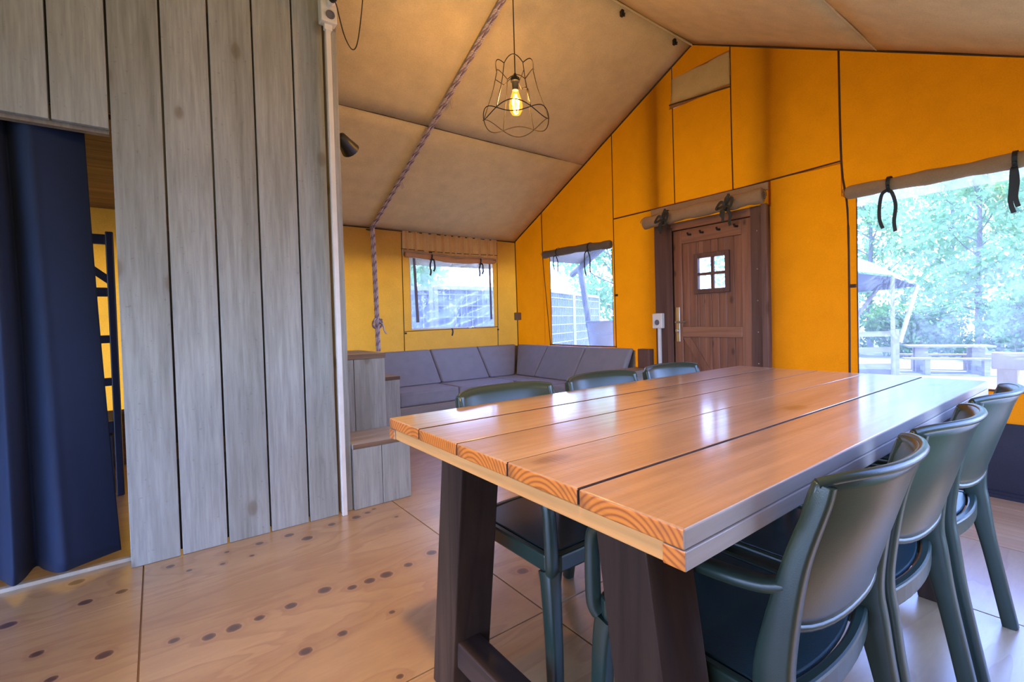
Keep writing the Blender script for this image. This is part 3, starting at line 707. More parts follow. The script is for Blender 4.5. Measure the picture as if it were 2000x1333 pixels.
CH = [(.985, .580, 0, 'dark green plastic armchair tucked in nearest to the camera, its back in the right foreground'),
      (1.462, .575, .0, 'dark green plastic armchair, the middle of three on the window side of the table'),
      (2.0, .570, -.005, 'dark green plastic armchair on the window side, farthest of three, before the dark skirt'),
      (1.015, 1.245, PI, 'dark green plastic armchair on the sofa side, nearest to the plank wall and steps'),
      (1.530, 1.255, PI-.01, 'dark green plastic armchair on the sofa side, the middle one, glossy top rim shining blue'),
      (2.035, 1.260, PI, 'dark green plastic armchair on the sofa side, the one nearest to the wooden door')]
for k, (x, y, rz, lab) in enumerate(CH):
    o = c0 if k == 0 else copy_tree(c0)
    o.location = (x, y, 0); o.rotation_euler = (0, 0, rz); tag(o, lab, 'chair', 'green plastic armchairs round the dining table')

# ------------------------------------------------------------------ wooden steps
st = tag(empty('low_step', (1.03, 3.1, 0)), 'low whitewashed wooden step box at the foot of the plank wall', 'step')
def sbox(par, name, x0, x1, y0, y1, z0, z1, mat, ox, oy, bevel=.003):
    cx, cy = (x0+x1)/2, (y0+y1)/2
    return MB().box(x0-cx, x1-cx, y0-cy, y1-cy, 0, z1-z0).build(name, M[mat], par, loc=(cx-ox, cy-oy, z0), bevel=bevel)
X0, X1 = .868, 1.212
sbox(st, 'front_plank', X0, 1.034, 2.925, 2.95, .001, .357, 'plank', 1.03, 3.1); sbox(st, 'front_plank', 1.037, X1, 2.925, 2.95, .001, .357, 'plank', 1.03, 3.1)
sbox(st, 'side_panel', X1-.025, X1, 2.951, 3.29, .001, .357, 'plank', 1.03, 3.1); sbox(st, 'side_panel', X0, X0+.025, 2.951, 3.29, .001, .357, 'plank', 1.03, 3.1)
for a, b in ((2.921, 3.105), (3.108, 3.292)):
    mb = MB().box(-.174, .174, -(b-a)/2, (b-a)/2, 0, .028)
    if a < 3: mb.m = [0, 0, 1, 0, 0, 0]
    mb.build('tread', [M['step_board'], M['brown_edge']], st, loc=(.01, (a+b)/2-3.1, .358), bevel=.003, fix=False)
tb = tag(empty('tall_step', (1.03, 3.6, 0)), 'tall whitewashed wooden step block with a dark top edge behind the low step', 'step')
sbox(tb, 'front_plank', .868, 1.00, 3.30, 3.325, .001, .858, 'plank', 1.03, 3.6); sbox(tb, 'front_plank', 1.003, 1.207, 3.30, 3.325, .001, .858, 'plank', 1.03, 3.6)
sbox(tb, 'side_panel', 1.182, 1.207, 3.326, 3.85, .001, .858, 'plank', 1.03, 3.6)
sbox(tb, 'back_panel', .868, 1.18, 3.83, 3.85, .001, .858, 'plank', 1.03, 3.6)
mb = MB().box(-.175, .175, -.28, .28, 0, .034); mb.m = [0, 0, 1, 1, 0, 0]
mb.build('top_board', [M['step_board'], M['brown_edge']], tb, loc=(.008, -.025, .859), bevel=.003, fix=False)

# ------------------------------------------------------------------ corner sofa and its cushions
so = tag(empty('corner_sofa', (2.6, 4.6, 0)), 'built-in corner bench of greyish boards under the mauve cushions', 'sofa')
def sob(name, x0, x1, y0, y1, z0, z1, mat='sofa_wood', bevel=.004): return sbox(so, name, x0, x1, y0, y1, z0, z1, mat, 2.6, 4.6, bevel)
sob('front_board', 1.76, 3.11, 4.475, 4.50, .02, .15); sob('front_board', 1.76, 3.11, 4.475, 4.50, .153, .285)
sob('front_board', 3.10, 3.125, 3.21, 4.474, .02, .15); sob('front_board', 3.10, 3.125, 3.21, 4.474, .153, .285)
sob('seat_deck', 1.76, 3.70, 4.50, 5.27, .262, .285); sob('seat_deck', 3.126, 3.70, 3.21, 4.499, .262, .285)
sob('back_board', 1.76, 3.70, 5.255, 5.275, .30, .765); sob('back_board', 3.685, 3.703, 3.22, 5.25, .30, .765)
sob('arm_front', 1.50, 1.76, 4.44, 4.465, .001, .565, 'plank'); sob('arm_side', 1.735, 1.759, 4.466, 5.25, .001, .565, 'plank'); 
mb = MB().box(-.135, .135, -.41, .41, 0, .032); mb.m = [0, 0, 1, 1, 0, 0]
mb.build('arm_top', [M['sofa_wood'], M['brown_edge']], so, loc=(1.63-2.6, 4.845-4.6, .566), bevel=.004, fix=False)
sob('arm_side', 3.0, 3.70, 2.975, 3.0, .001, .565); sob('arm_side', 3.0, 3.70, 3.165, 3.19, .001, .565); sob('arm_front', 2.96, 2.99, 2.97, 3.19, .001, .565)
sob('arm_top', 2.94, 3.70, 2.95, 3.198, .566, .60); sob('end_post', 3.63, 3.70, 2.985, 3.13, .601, .785, 'door_frame')
def cushion(name, b, t, label, cat, group):
    """cushion from a bottom and a top quad, subdivided, puffed and rounded"""
    B = [Vector(p) for p in b]; Tt = [Vector(p) for p in t]
    org = sum(B, Vector())/4
    mb = MB(); mb.hexa([p-org for p in B], [p-org for p in Tt])
    o = mb.build(name, M['cushion'], None, loc=tuple(org), bevel=.022, seg=4, smooth=True)
    tag(o, label, cat, group)
    # welt line of the cover
    return o
SG, BG = 'seat cushions of the corner sofa', 'back cushions of the corner sofa'
g = .003
def seatc(x0, x1, y0, y1, lab):
    z0, z1 = .288, .425
    return cushion('seat_cushion', [(x0+g,y0+g,z0),(x1-g,y0+g,z0),(x1-g,y1-g,z0),(x0+g,y1-g,z0)], [(x0+g,y0+g,z1),(x1-g,y0+g,z1),(x1-g,y1-g,z1),(x0+g,y1-g,z1)], lab, 'cushion', SG)
seatc(1.765, 2.40, 4.46, 5.24, 'mauve grey seat cushion at the left end of the sofa, beside the steps')
seatc(2.40, 3.09, 4.46, 5.24, 'mauve grey seat cushion next to the left end one on the long bench')
seatc(3.09, 3.68, 4.46, 5.24, 'square mauve grey seat cushion in the corner of the sofa')
seatc(3.09, 3.68, 3.84, 4.46, 'mauve grey seat cushion on the short bench next to the corner one')
seatc(3.09, 3.68, 3.215, 3.84, 'mauve grey seat cushion on the short bench beside the door-side arm')
def backc_y(x0b, x1b, x0t, x1t, lab):   # leans on the back wall
    yb, yt, z0, z1, th = 4.90, 5.175, .428, .785, .115
    return cushion('back_cushion', [(x0b+g, yb, z0), (x1b-g, yb, z0), (x1b-g+(.08 if x1b < x1t else 0), yb+th, z0), (x0b+g, yb+th, z0)], [(x0t+g, yt, z1), (x1t-g, yt, z1), (x1t-g, min(yt+th, 5.25), z1), (x0t+g, min(yt+th, 5.25), z1)], lab, 'cushion', BG)
backc_y(1.775, 2.425, 1.775, 2.425, 'mauve back cushion at the left end, lit blue, behind the tall step block')
backc_y(2.425, 3.045, 2.425, 3.045, 'mauve back cushion in the middle under the wrinkled window, lit blue')
backc_y(3.045, 3.395, 3.045, 3.625, 'mauve back cushion right of the wrinkled window, wedged into the sofa corner')
def backc_x(y0b, y1b, y0t, y1t, lab):
    xb, xt, z0, z1, th = 3.40, 3.63, .428, .785, .10
    return cushion('back_cushion', [(xb, y0b+g, z0), (xb+th, y0b+g, z0), (xb+th, y1b-g, z0), (xb, y1b-g, z0)], [(xt, y0t+g, z1), (min(xt+th, 3.68), y0t+g, z1), (min(xt+th, 3.68), y1t-g, z1), (xt, y1t-g, z1)], lab, 'cushion', BG)
backc_x(4.53, 4.89, 4.53, 5.165, 'mauve back cushion on the door-side bench, right at the sofa corner')
backc_x(3.87, 4.53, 3.87, 4.53, 'mauve back cushion below the narrow window, between two others')
backc_x(3.205, 3.87, 3.205, 3.87, 'mauve back cushion at the door end of the sofa, beside the wooden arm')

# ------------------------------------------------------------------ rolled blinds with ribbons
def ribbon(mb, pts, wd, nrm):
    P = smoothpath(pts, 5)
    mb.sweep(P, lambda i: [(-wd/2, -.0012), (wd/2, -.0012), (wd/2, .0012), (-wd/2, .0012)], up=nrm)
def loop_tail(mid, side, out, drop1, drop2, wd, spread, roll_r, roll_c):
    """side: unit along roll, out: unit into the room"""
    s, o_, c = Vector(side), Vector(out), Vector(roll_c)
    mb = MB(); ring = [c + o_*(roll_r*1.08*math.cos(a)) + Vector((0, 0, roll_r*1.08*math.sin(a))) for a in lin(-PI*.5, PI*.75, 12)]
    mb.sweep(ring, [(-wd/2, -.0015), (wd/2, -.0015), (wd/2, .0015), (-wd/2, .0015)], up=tuple(s.cross(o_)*0 + o_*.3 + Vector((0,0,.7))))
    b = c + o_*(roll_r*1.0) + Vector((0, 0, -roll_r*.9))
    for sg, dr in ((-1, drop1), (1, drop2)):
        pts = [b, b + s*sg*spread*.5 + Vector((0, 0, -dr*.10)) + o_*.012, b + s*sg*spread*.8 + Vector((0, 0, -dr*.40)) + o_*.004, b + s*(sg*spread*.72+.006) + Vector((0, 0, -dr*.75)), b + s*(sg*spread*.62-.006) + Vector((0, 0, -dr))]
        ribbon(mb, pts, wd, o_)
    mb.lathe([(wd*.3, -wd*.3), (wd*.55, 0), (wd*.3, wd*.3)], 8, tuple(b + o_*.006))
    return mb
def roll(name, path, r, label, mat='canvas_roll', seed=0, sq=.8):
    root = tag(empty(name, path[len(path)//2]), label, 'blind', 'rolled up canvas blinds')
    org = Vector(path[len(path)//2]); P = smoothpath([Vector(p)-org for p in path], 6); mb = MB(); n = 14; rr = random.Random(seed)
    ph = [rr.uniform(0, 6) for _ in range(6)]
    def sec(i):
        k = 1 + .10*math.sin(i*.9+ph[0]) + .06*math.sin(i*2.3+ph[1])
        return [(r*k*sq*math.cos(2*PI*a/n)*(1+.05*math.sin(3*a+i*.4)), r*k*math.sin(2*PI*a/n)) for a in range(n)]
    mb.sweep(P, sec, up=(0, 0, 1)); mb.build('canvas_roll', M[mat], root, smooth=True, subd=1)
    # spiral seen at the end of the roll
    for e, q in ((0, 1), (-1, -2)):
        c = P[e]; d = (P[e] - P[q]).normalized(); u = d.cross(Vector((0, 0, 1))).normalized()
        sp = [c + d*.003 + (u*math.cos(a) + Vector((0, 0, 1))*math.sin(a))*r*.85*a/(5*PI)*.95 for a in lin(.6, 5*PI, 40)]
        MB().tube(sp, r*.05, 5).build('roll_end', M['canvas_grey'], root)
    return root, org
out_x, out_y = (-1, 0, 0), (0, -1, 0)
def addtie(root, org, c, side, out, d1, d2, wd, spread, rad):
    mb = loop_tail(None, side, out, d1, d2, wd, spread, rad, Vector(c)-org); mb.build('ribbon_tie', M['ribbon'], root, smooth=False)
# narrow window
r2, og = roll('window_blind', [(XE-.045, 4.655, 1.885), (XE-.048, 4.35, 1.885), (XE-.05, 4.0, 1.88), (XE-.048, 3.70, 1.868), (XE-.045, 3.515, 1.862)], .044, 'greyish brown blind rolled up over the narrow window above the sofa', 'canvas_grey', 1)
addtie(r2, og, (XE-.047, 4.36, 1.885), (0, 1, 0), out_x, .20, .17, .015, .05, .046)
addtie(r2, og, (XE-.05, 3.82, 1.873), (0, 1, 0), out_x, .24, .27, .015, .055, .046)
# wide window
r3, og = roll('window_blind', [(XE-.05, 1.30, 1.905), (XE-.055, 1.0, 1.905), (XE-.056, .7, 1.90), (XE-.055, .4, 1.90), (XE-.05, .1, 1.905), (XE-.05, -.15, 1.905)], .044, 'tan blind rolled up over the wide window right of the door', 'canvas_roll', 2)
addtie(r3, og, (XE-.055, 1.035, 1.905), (0, 1, 0), out_x, .27, .24, .021, .055, .047)
addtie(r3, og, (XE-.055, .445, 1.90), (0, 1, 0), out_x, .22, .25, .022, .014, .047)
MB().box(XE-.012-r3.location.x, XE+.004-r3.location.x, -.1-r3.location.y, 1.24-r3.location.y, 1.81-r3.location.z, 1.875-r3.location.z).build('valance', M['film_wrinkled'], r3)
# door
rd, og = roll('door_blind', [(XE-.105, 3.02, 1.985), (XE-.115, 2.8, 1.985), (XE-.12, 2.5, 1.995), (XE-.12, 2.2, 1.992), (XE-.115, 2.0, 2.0), (XE-.105, 1.845, 2.005)], .058, 'thick tan blind rolled up and tied with bows above the wooden door', 'canvas_roll', 3)
for yb_, d1, d2 in ((2.74, .05, .07), (2.12, .13, .05)):
    c = Vector((XE-.12, yb_, 1.99)); addtie(rd, og, c, (0, 1, 0), out_x, d1, d2, .026, .05, .061)
    mb = MB()
    kc = c - og + Vector((-.066, 0, -.02))
    for sg in (-1, 1):
        ribbon(mb, [kc, kc + Vector((-.015, sg*.03, .03)), kc + Vector((-.02, sg*.07, .012 - .03*sg)), kc + Vector((-.012, sg*.05, -.018)), kc], .022, (-1, 0, .2))
    ribbon(mb, [kc, kc + Vector((-.01, -.02, .05)), kc + Vector((-.005, -.035, .085))], .022, (-1, 0, 0))
    ribbon(mb, [kc, kc + Vector((-.012, .012, -.06)), kc + Vector((-.01, .02, -.13))], .024, (-1, 0, 0))
    mb.build('ribbon_bow', M['ribbon'], rd)
MB().box(XE-.03-og.x, XE-.008-og.x, 1.85-og.y, 3.0-og.y, 2.06-og.z, 2.12-og.z).build('flap_hem', M['canvas_roll'], rd, bevel=.006)
# wrinkled window
r1, og = roll('window_blind', [(2.19, YB-.045, 1.875), (2.42, YB-.05, 1.868), (2.62, YB-.052, 1.852), (2.85, YB-.055, 1.838), (3.12, YB-.052, 1.852), (3.39, YB-.045, 1.862)], .037, 'sagging tan blind rolled up over the wrinkled back window', 'canvas_gather', 4)
MB().tube([Vector(p)-og for p in smoothpath([(2.165, YB-.085, 1.905), (2.3, YB-.09, 1.898), (2.6, YB-.092, 1.885), (2.8, YB-.095, 1.872), (3.1, YB-.09, 1.885), (3.38, YB-.08, 1.87)], 6)], lambda i: .010+.003*math.sin(i*1.1), 8).build('fold_edge', M['canvas_roll'], r1, smooth=True)
addtie(r1, og, (2.50, YB-.05, 1.868), (1, 0, 0), out_y, .19, .14, .02, .035, .044)
addtie(r1, og, (3.15, YB-.052, 1.852), (1, 0, 0), out_y, .16, .13, .02, .032, .044)
mb = MB(); ribbon(mb, [(2.77, YB-.012, 1.02), (2.772, YB-.03, .98), (2.765, YB-.02, .93)], .02, out_y)
tag(mb.build('window_strap', M['ribbon']), 'short black strap hanging below the middle of the back window', 'strap')

# ------------------------------------------------------------------ rope and pole
def twisted(path, r, turns, strands=3, mats=None):
    mb = MB(); P = [Vector(p) for p in path]; n = len(P)
    for k in range(strands):
        pts = []
        for i in range(n):
            t = (P[min(i+1, n-1)] - P[max(i-1, 0)]).normalized(); a = t.cross(Vector((1, .2, .1))).normalized(); b = t.cross(a)
            th = turns*2*PI*i/(n-1) + 2*PI*k/strands
            pts.append(P[i] + (a*math.cos(th) + b*math.sin(th))*r)
        mb.tube(pts, r*.95, 6, mi=(1 if k == 0 else 0))
    return mb
def rope_roof(t):
    y = 5.27 + (2.56-5.27)*t; return Vector((1.836 + .105*t, y, roofz(y) - .035 - .02*math.sin(PI*t)))
rp_ = [rope_roof(t) for t in lin(0, 1, 220)]
rr_ = tag(empty('ceiling_rope', tuple(rp_[110])), 'white and purple braided rope running up the tan roof to the ridge', 'rope')
for dx in (-.012, .012):
    twisted([p - rp_[110] + Vector((dx, 0, 0)) for p in rp_], .006, 26).build('strand', [M['rope'], M['rope_dark']], rr_, smooth=True)
mb = MB(); mb.tube([(0,0,0), (-.03, -.01, -.02), (-.06, 0, -.015)], .008, 6); mb.build('rope_hook', M['black_plastic'], rr_, loc=tuple(rope_roof(0) - rp_[110]))
for t, sz in ((.62, .075), (.262, .055)):
    c = rope_roof(t)
    tb_ = MB(); 
    for k in range(5):
        a0 = k/5; tb_.add([(0, 0, .02), (sz*.25 + sz*a0*.6, .01*(k % 2), -.1*sz/.075*(1-.2*a0)), (sz*.25 + sz*(a0+.16)*.6, .012*(k % 2)+.004, -.1*sz/.075*(1-.2*a0)-.012)], [(0, 1, 2)])
    o = tb_.build('webbing_tab', M['tab'], None, loc=(c.x + .012, c.y, roofz(c.y) - .018), solid=.004)
    tag(o, 'larger white patterned webbing tab on the upper part of the ceiling rope' if t > .5 else 'small white webbing tab on the lower part of the ceiling rope', 'tab')
pole = tag(empty('rope_pole', (1.85, 5.25, 0)), 'rope wrapped upright hanging in front of the back wall left of the wrinkled window', 'rope')
pp = [Vector((-.014 + .02*t, .0 - .01*math.sin(PI*t), 2.13 - 1.33*t)) for t in lin(0, 1, 180)]
for dx, dy in ((-.013, 0), (.013, 0), (0, -.014)): twisted([p + Vector((dx*(1+.3*p.z*0), dy, 0)) for p in pp], .0068, 14).build('strand', [M['rope'], M['rope_dark']], pole, smooth=True)
kn_ = MB()
for k in range(4):
    a = k*.9; kn_.tube([Vector((.0, -.01, 1.10)) + Vector((.05*math.cos(a+s), .018*math.sin(2*s+k), .05*math.sin(a+s)*1.1)) for s in lin(0, 5.2, 16)], .0085, 6, mi=k % 2)
kn_.tube(smoothpath([(.02, -.01, 1.13), (.06, -.015, 1.08), (.075, -.01, 1.02), (.10, -.01, .985)], 5), .009, 6)
kn_.build('knot', [M['rope'], M['rope_dark']], pole, smooth=True)
MB().box(.035, .07, .02, .05, 1.09, 1.15).build('cleat', M['brown_edge'], pole, bevel=.004)
for k, (x, y, lab) in enumerate(((2.869, 2.549, 'black clip on the roof ridge, the one farther from the yellow wall'), (3.524, 2.545, 'black clip on the roof ridge close to the yellow wall'))):
    mb = MB().box(-.012, .012, -.006, .02, -.03, .018); mb.tube([(0, .005, -.02), (.006, -.012, -.035), (0, -.02, -.015)], .006, 6)
    tag(mb.build('ridge_clip', M['black_plastic'], None, loc=(x, y, roofz(y)-.022), bevel=.003), lab, 'clip', 'black clips on the ridge')

# ------------------------------------------------------------------ pendant lamp
pd = tag(empty('pendant_lamp', (1.81, 2.518, 2.40)), 'pendant lamp with a bare wire cage shade and glowing filament bulb', 'lamp')
Z0 = 2.40
MB().tube([(0, 0, 2.62-Z0), (0, 0, 3.46-Z0)], .0035, 8).build('cord', M['black_plastic'], pd)
MB().lathe([(.004, 2.655-Z0), (.010, 2.645-Z0), (.012, 2.625-Z0), (.028, 2.622-Z0), (.030, 2.600-Z0), (.021, 2.592-Z0), (.019, 2.545-Z0)], 18).build('lamp_holder', M['black_plastic'], pd, smooth=True)
blb = MB().lathe([(.017, 2.55-Z0), (.022, 2.53-Z0), (.037, 2.485-Z0), (.043, 2.45-Z0), (.040, 2.42-Z0), (.026, 2.395-Z0), (.006, 2.388-Z0)], 20).build('bulb', M['bulb'], pd, smooth=True)
fm = MB()
for k in range(8):
    a = 2*PI*k/8; fm.tube([(.007*math.cos(a), .007*math.sin(a), 2.52-Z0), (.020*math.cos(a+.2), .020*math.sin(a+.2), 2.435-Z0), (.014*math.cos(a+.4), .014*math.sin(a+.4), 2.418-Z0)], .0018, 5)
fm.build('filament', M['filament'], blb)
NS = 6; RT, RB, ZT, ZBm = .115, .205, 2.665-Z0, 2.365-Z0
wr = .0030
def ring(fr, fz, n=120): return [(fr(a)*math.cos(a), fr(a)*math.sin(a), fz(a)) for a in [2*PI*i/n for i in range(n)]]
a0 = .35
MB().tube(ring(lambda a: RT + .008*abs(math.sin(NS/2*(a-a0))), lambda a: ZT + .040*abs(math.sin(NS/2*(a-a0)))), wr, 6, closed=True).build('top_ring', M['iron'], pd, smooth=True)
MB().tube(ring(lambda a: RB, lambda a: ZBm + .034*math.sin(NS/2*(a-a0))), wr, 6, closed=True).build('bottom_ring', M['iron'], pd, smooth=True)
MB().tube(ring(lambda a: RB + .003, lambda a: ZBm - .034*math.sin(NS/2*(a-a0))), wr, 6, closed=True).build('bottom_ring', M['iron'], pd, smooth=True)
for k in range(NS):
    a = a0 + 2*PI*k/NS; c, s = math.cos(a), math.sin(a)
    MB().tube(smoothpath([(RT*c, RT*s, ZT), ((RT+.028)*c, (RT+.028)*s, ZT-.12), ((RT+.068)*c, (RT+.068)*s, ZT-.235), (RB*c, RB*s, ZBm)], 4), wr*.9, 6).build('rib', M['iron'], pd, smooth=True)
for k in range(3):
    a = a0 + 2*PI*k/3; c, s = math.cos(a), math.sin(a)
    MB().tube([(RT*1.06*c, RT*1.06*s, ZT-.05), (.07*c, .07*s, ZT-.085), (.03*c, .03*s, ZT-.045)], wr*.9, 6).build('spoke', M['iron'], pd)
MB().tube(smoothpath([(.02, .03, ZT+.0), (.03, .05, ZT-.05), (.032, .052, ZT-.13)], 4), .004, 6).build('clip_arm', M['iron'], pd)
MB().tube(smoothpath([(-.07*math.cos(a0+PI), .05, ZT-.07), (.075, -.03, ZT-.10), (.078, -.032, ZT-.17)], 4), .0032, 6).build('clip_arm', M['iron'], pd)

# ------------------------------------------------------------------ conduits, sockets, cord, spot
c1 = tag(empty('wall_socket', (.80, 2.88, 0)), 'white double socket box on a long white conduit up the end of the plank wall', 'socket')
MB().box(-.013, .013, .0, .024, .001, 2.765).build('conduit', M['white_plastic'], c1, bevel=.003)
sb = MB().box(-.042, .042, -.03, .035, 2.765, 2.90).build('socket_box', M['white_plastic'], c1, bevel=.006)
for z in (2.865, 2.805):
    MB().lathe([(.024, 0), (.024, .004), (.020, .004), (.018, -.008), (.002, -.008)], 20, (.005, -.031, z), Matrix.Rotation(PI/2, 3, 'X')).build('socket_face', M['zip'] if z < 2.83 else M['white_plastic'], sb)
MB().lathe([(.02, 0), (.022, .02), (.016, .035), (.008, .04)], 16, (.005, -.036, 2.865), Matrix.Rotation(PI/2, 3, 'X')).build('adapter_collar', M['white_plastic'], c1)
MB().box(-.02, .022, -.005, .026, 2.735, 2.766).build('conduit_collar', M['white_plastic'], c1, bevel=.004)
CORDP = [(.805,2.79,2.868),(.825,2.80,2.84),(.857,2.86,2.812),(.9,2.93,2.767),(.949,3.0,2.75),(.982,3.03,2.753),(1.01,3.05,2.799),(1.039,3.08,2.91),(1.062,3.1,3.038),(1.086,3.13,3.174)]
plug = tag(empty('power_cord', (.805, 2.84, 2.865)), 'black plug with a cord sagging from the white socket up to the roof', 'cord')
MB().lathe([(.019, 0), (.021, .012), (.021, .03), (.013, .038)], 16, (0, -.035, 0), Matrix.Rotation(PI/2, 3, 'X')).build('plug', M['black_plastic'], plug, smooth=True)
MB().tube(smoothpath([Vector(p)-Vector((.805, 2.84, 2.865)) for p in CORDP], 6), .0035, 6).build('cord', M['black_plastic'], plug, smooth=True)
sp_ = tag(empty('wall_spotlight', (.90, 3.06, 2.20)), 'small black spotlight poking out behind the end of the plank wall', 'lamp')
rot = Matrix.Rotation(math.radians(38), 3, 'Z') @ Matrix.Rotation(math.radians(118), 3, 'Y')
MB().lathe([(.012, -.045), (.030, -.035), (.042, .02), (.056, .075), (.050, .075), (.036, .02), (.02, -.02)], 20, (.015, 0, 0), rot).build('lamp_shade', M['black_plastic'], sp_, smooth=True)
MB().tube([(.0, 0, .02), (-.03, .0, .045), (-.05, -.005, .04)], .010, 8).build('bracket', M['black_plastic'], sp_)
c2 = tag(empty('wall_socket', (XD-.045, 2.893, 0)), 'cream socket box on a short white conduit left of the wooden door', 'socket')
MB().box(.0, .026, -.013, .013, .001, .985).build('conduit', M['white_plastic'], c2, bevel=.003)
s2 = MB().box(-.02, .026, -.052, .058, .985, 1.125).build('socket_box', M['white_plastic'], c2, bevel=.006)
MB().lathe([(.026, 0), (.026, .004), (.021, .004), (.018, -.006), (.002, -.006)], 20, (-.021, 0, 1.04), Matrix.Rotation(-PI/2, 3, 'Y')).build('socket_face', M['zip'], s2)
jb = tag(empty('junction_box', (XE-.03, 5.25, 1.15)), 'small grey brown junction box in the canvas corner above the sofa', 'box')
MB().box(-.035, .035, -.035, .035, -.05, .05).build('body', M['box_grey'], jb, bevel=.006)
MB().box(-.038, .02, -.038, -.035, -.035, .035).build('lid', M['box_grey'], jb, bevel=.001)

# ------------------------------------------------------------------ curtain and bunk bed behind it
cu = tag(empty('curtain', (-.6, 3.06, 0)), 'navy blue curtain hanging in folds in the opening of the plank wall', 'curtain')
CF = [(-.72,.03),(-.60,-.06),(-.50,.02),(-.40,.07),(-.30,-.05),(-.20,.05),(-.12,.06),(-.07,.0),(.02,.05),(.045,.03),(.085,-.075),(.10,-.085),(.112,-.04),(.122,.05),(.135,.06),(.155,.01),(.19,-.05),(.22,-.07),(.25,-.05),(.33,.0),(.385,.035)]
CFP = smoothpath([(a, b, 0) for a, b in CF], 7)
def cfn(u, z):
    q = CFP[int(u)]; t = (2.03-z)/2.0; x = q.x
    zz = z if z > .06 else z + .014*math.sin(x*9) + .06*max(0, x-.2)
    return (x + .012*math.sin(x*9+z) + .055*t*max(0, x-.05)/.33, q.y*(.7+.45*t) - .01*t + .006*math.sin(z*3+x*20), zz)
def cfn_old(x, z):
    t = (2.03-z)/2.0
    xx = x + .02*math.sin(x*9)*t + .035*t*max(0, (x+.45))
    y = .10*math.sin(2*PI*(x+.04)/.30 + 1.1) + .014*math.sin(2*PI*x/.12 + 1.2)
    y *= (.75 + .35*t); sharp = .022*math.sin(4*PI*(x+.04)/.30 + 1.1)
    zz = z if z > .06 else z + .018*math.sin(x*7) - .01
    return (xx, y + sharp - .02*t, zz)
cb = MB().grid(cfn, range(len(CFP)), [.035] + lin(.1, 2.03, 24)).build('cloth', M['curtain'], cu, smooth=True, solid=.003)
MB().tube([(-.75, .03, 2.035), (.42, .03, 2.035)], .012, 8).build('curtain_rail', M['black_plastic'], cu)
bb = tag(empty('bunk_bed', (-.6, 4.3, 0)), 'navy metal bunk bed with ladder rungs behind the curtain', 'bed')
for x in (.385, -.62): MB().box(x-.02, x+.02, -.02, .02, .001, 1.74).build('post', M['navy'], bb, bevel=.006)
for z, h in ((1.705, .05), (1.36, .045), (1.05, .04), (.77, .04), (.48, .06)):
    MB().box(-.60, .365, -.016, .016, z-h, z+h*.3).build('rung', M['navy'], bb, bevel=.004)
MB().hexa([(.365, -.012, 1.40), (.365, .012, 1.40), (.365, .012, 1.46), (.365, -.012, 1.46)], [(.08, -.012, 1.66), (.08, .012, 1.66), (.08, .012, 1.72), (.08, -.012, 1.72)]).build('brace', M['navy'], bb)
MB().box(-.60, .36, -.012, .012, .02, .40).build('foot_panel', M['mattress'], bb, bevel=.003)
MB().box(-.60, .36, .03, .95, .28, .44).build('mattress', M['mattress'], bb, bevel=.03)
MB().box(-.62, .40, .95, .97, .001, .45).build('head_panel', M['brown_edge'], bb)

# ------------------------------------------------------------------ outside: ground, porch, fence
GZ = -.64
tag(MB().box(-30, 90, -50, 70, GZ-.1, GZ).build('ground', M['ground']), kind='structure')
dk = tag(empty('deck'), kind='structure')
k = 0; xx = XE + .12
while xx < 5.5:
    MB().box(xx, xx+.138, -1.2, 6.2, -.06, -.03).build('deck_board', M['out_pale'], dk); xx += .145
MB().box(XE+.12, 5.5, -1.2, 6.2, -.60, -.075).build('deck_base', M['brown_edge'], dk)
aw = tag(empty('porch_awning', (4.6, YR, 3.5)), 'pale canvas porch awning over the deck outside the narrow window', 'awning')
AX0, AX1 = XE - .05, 5.30
for sg in (1, -1):
    y1 = YR + sg*3.2
    MB().grid(lambda x, s: (x-4.6, sg*3.2*s, .022 - SL*3.2*s - .006*math.sin(PI*s)), lin(AX0, AX1, 6), lin(0, 1, 12)).build('awning_canvas', M['awning'], aw, smooth=True, solid=.004)
    MB().tube([(AX1-4.6, 0, -.03), (AX1-4.6, sg*3.42, -.03-SL*3.42)], .048, 10).build('rafter_pole', M['pole'], aw)
    MB().tube([(AX1-.01-4.6, sg*3.2, -.06-SL*3.2), (AX1-.02-4.6, sg*2.80, -3.5-.03)], .05, 10).build('leaning_post', M['pole'], aw)
# posts standing just outside the canvas beside the door
for y, lab in ((2.945, 'upright timber post outside the canvas, left of the door'), (1.86, 'upright timber post outside the canvas, right of the door')):
    mb = MB().box(-.05, .05, -.045, .045, 0, roofz(y)+.03)
    o = mb.build('porch_post', M['out_wood'], None, loc=(XE+.115, y, -.03), bevel=.006); tag(o, lab, 'post', 'posts outside the canvas wall')
tub = tag(empty('canvas_tub', (5.17, 4.93, -.03)), 'pale grey tub with a dark rim at the foot of the leaning pole outside', 'tub')
MB().lathe([(.20, 0), (.25, .02), (.34, .85), (.37, 1.075), (.355, 1.075), (.32, .9)], 28).build('body', M['bucket'], tub, smooth=True)
MB().lathe([(.372, 1.06), (.384, 1.07), (.384, 1.09), (.352, 1.09), (.352, 1.06)], 28).build('rim', M['bucket_rim'], tub)
MB().tube([(.385*math.cos(a), .385*math.sin(a), 1.06-.16*math.sin((a-PI*.72)/(PI*.9)*PI)) for a in lin(PI*.72, PI*1.62, 24)], .006, 6).build('handle', M['bucket_rim'], tub)

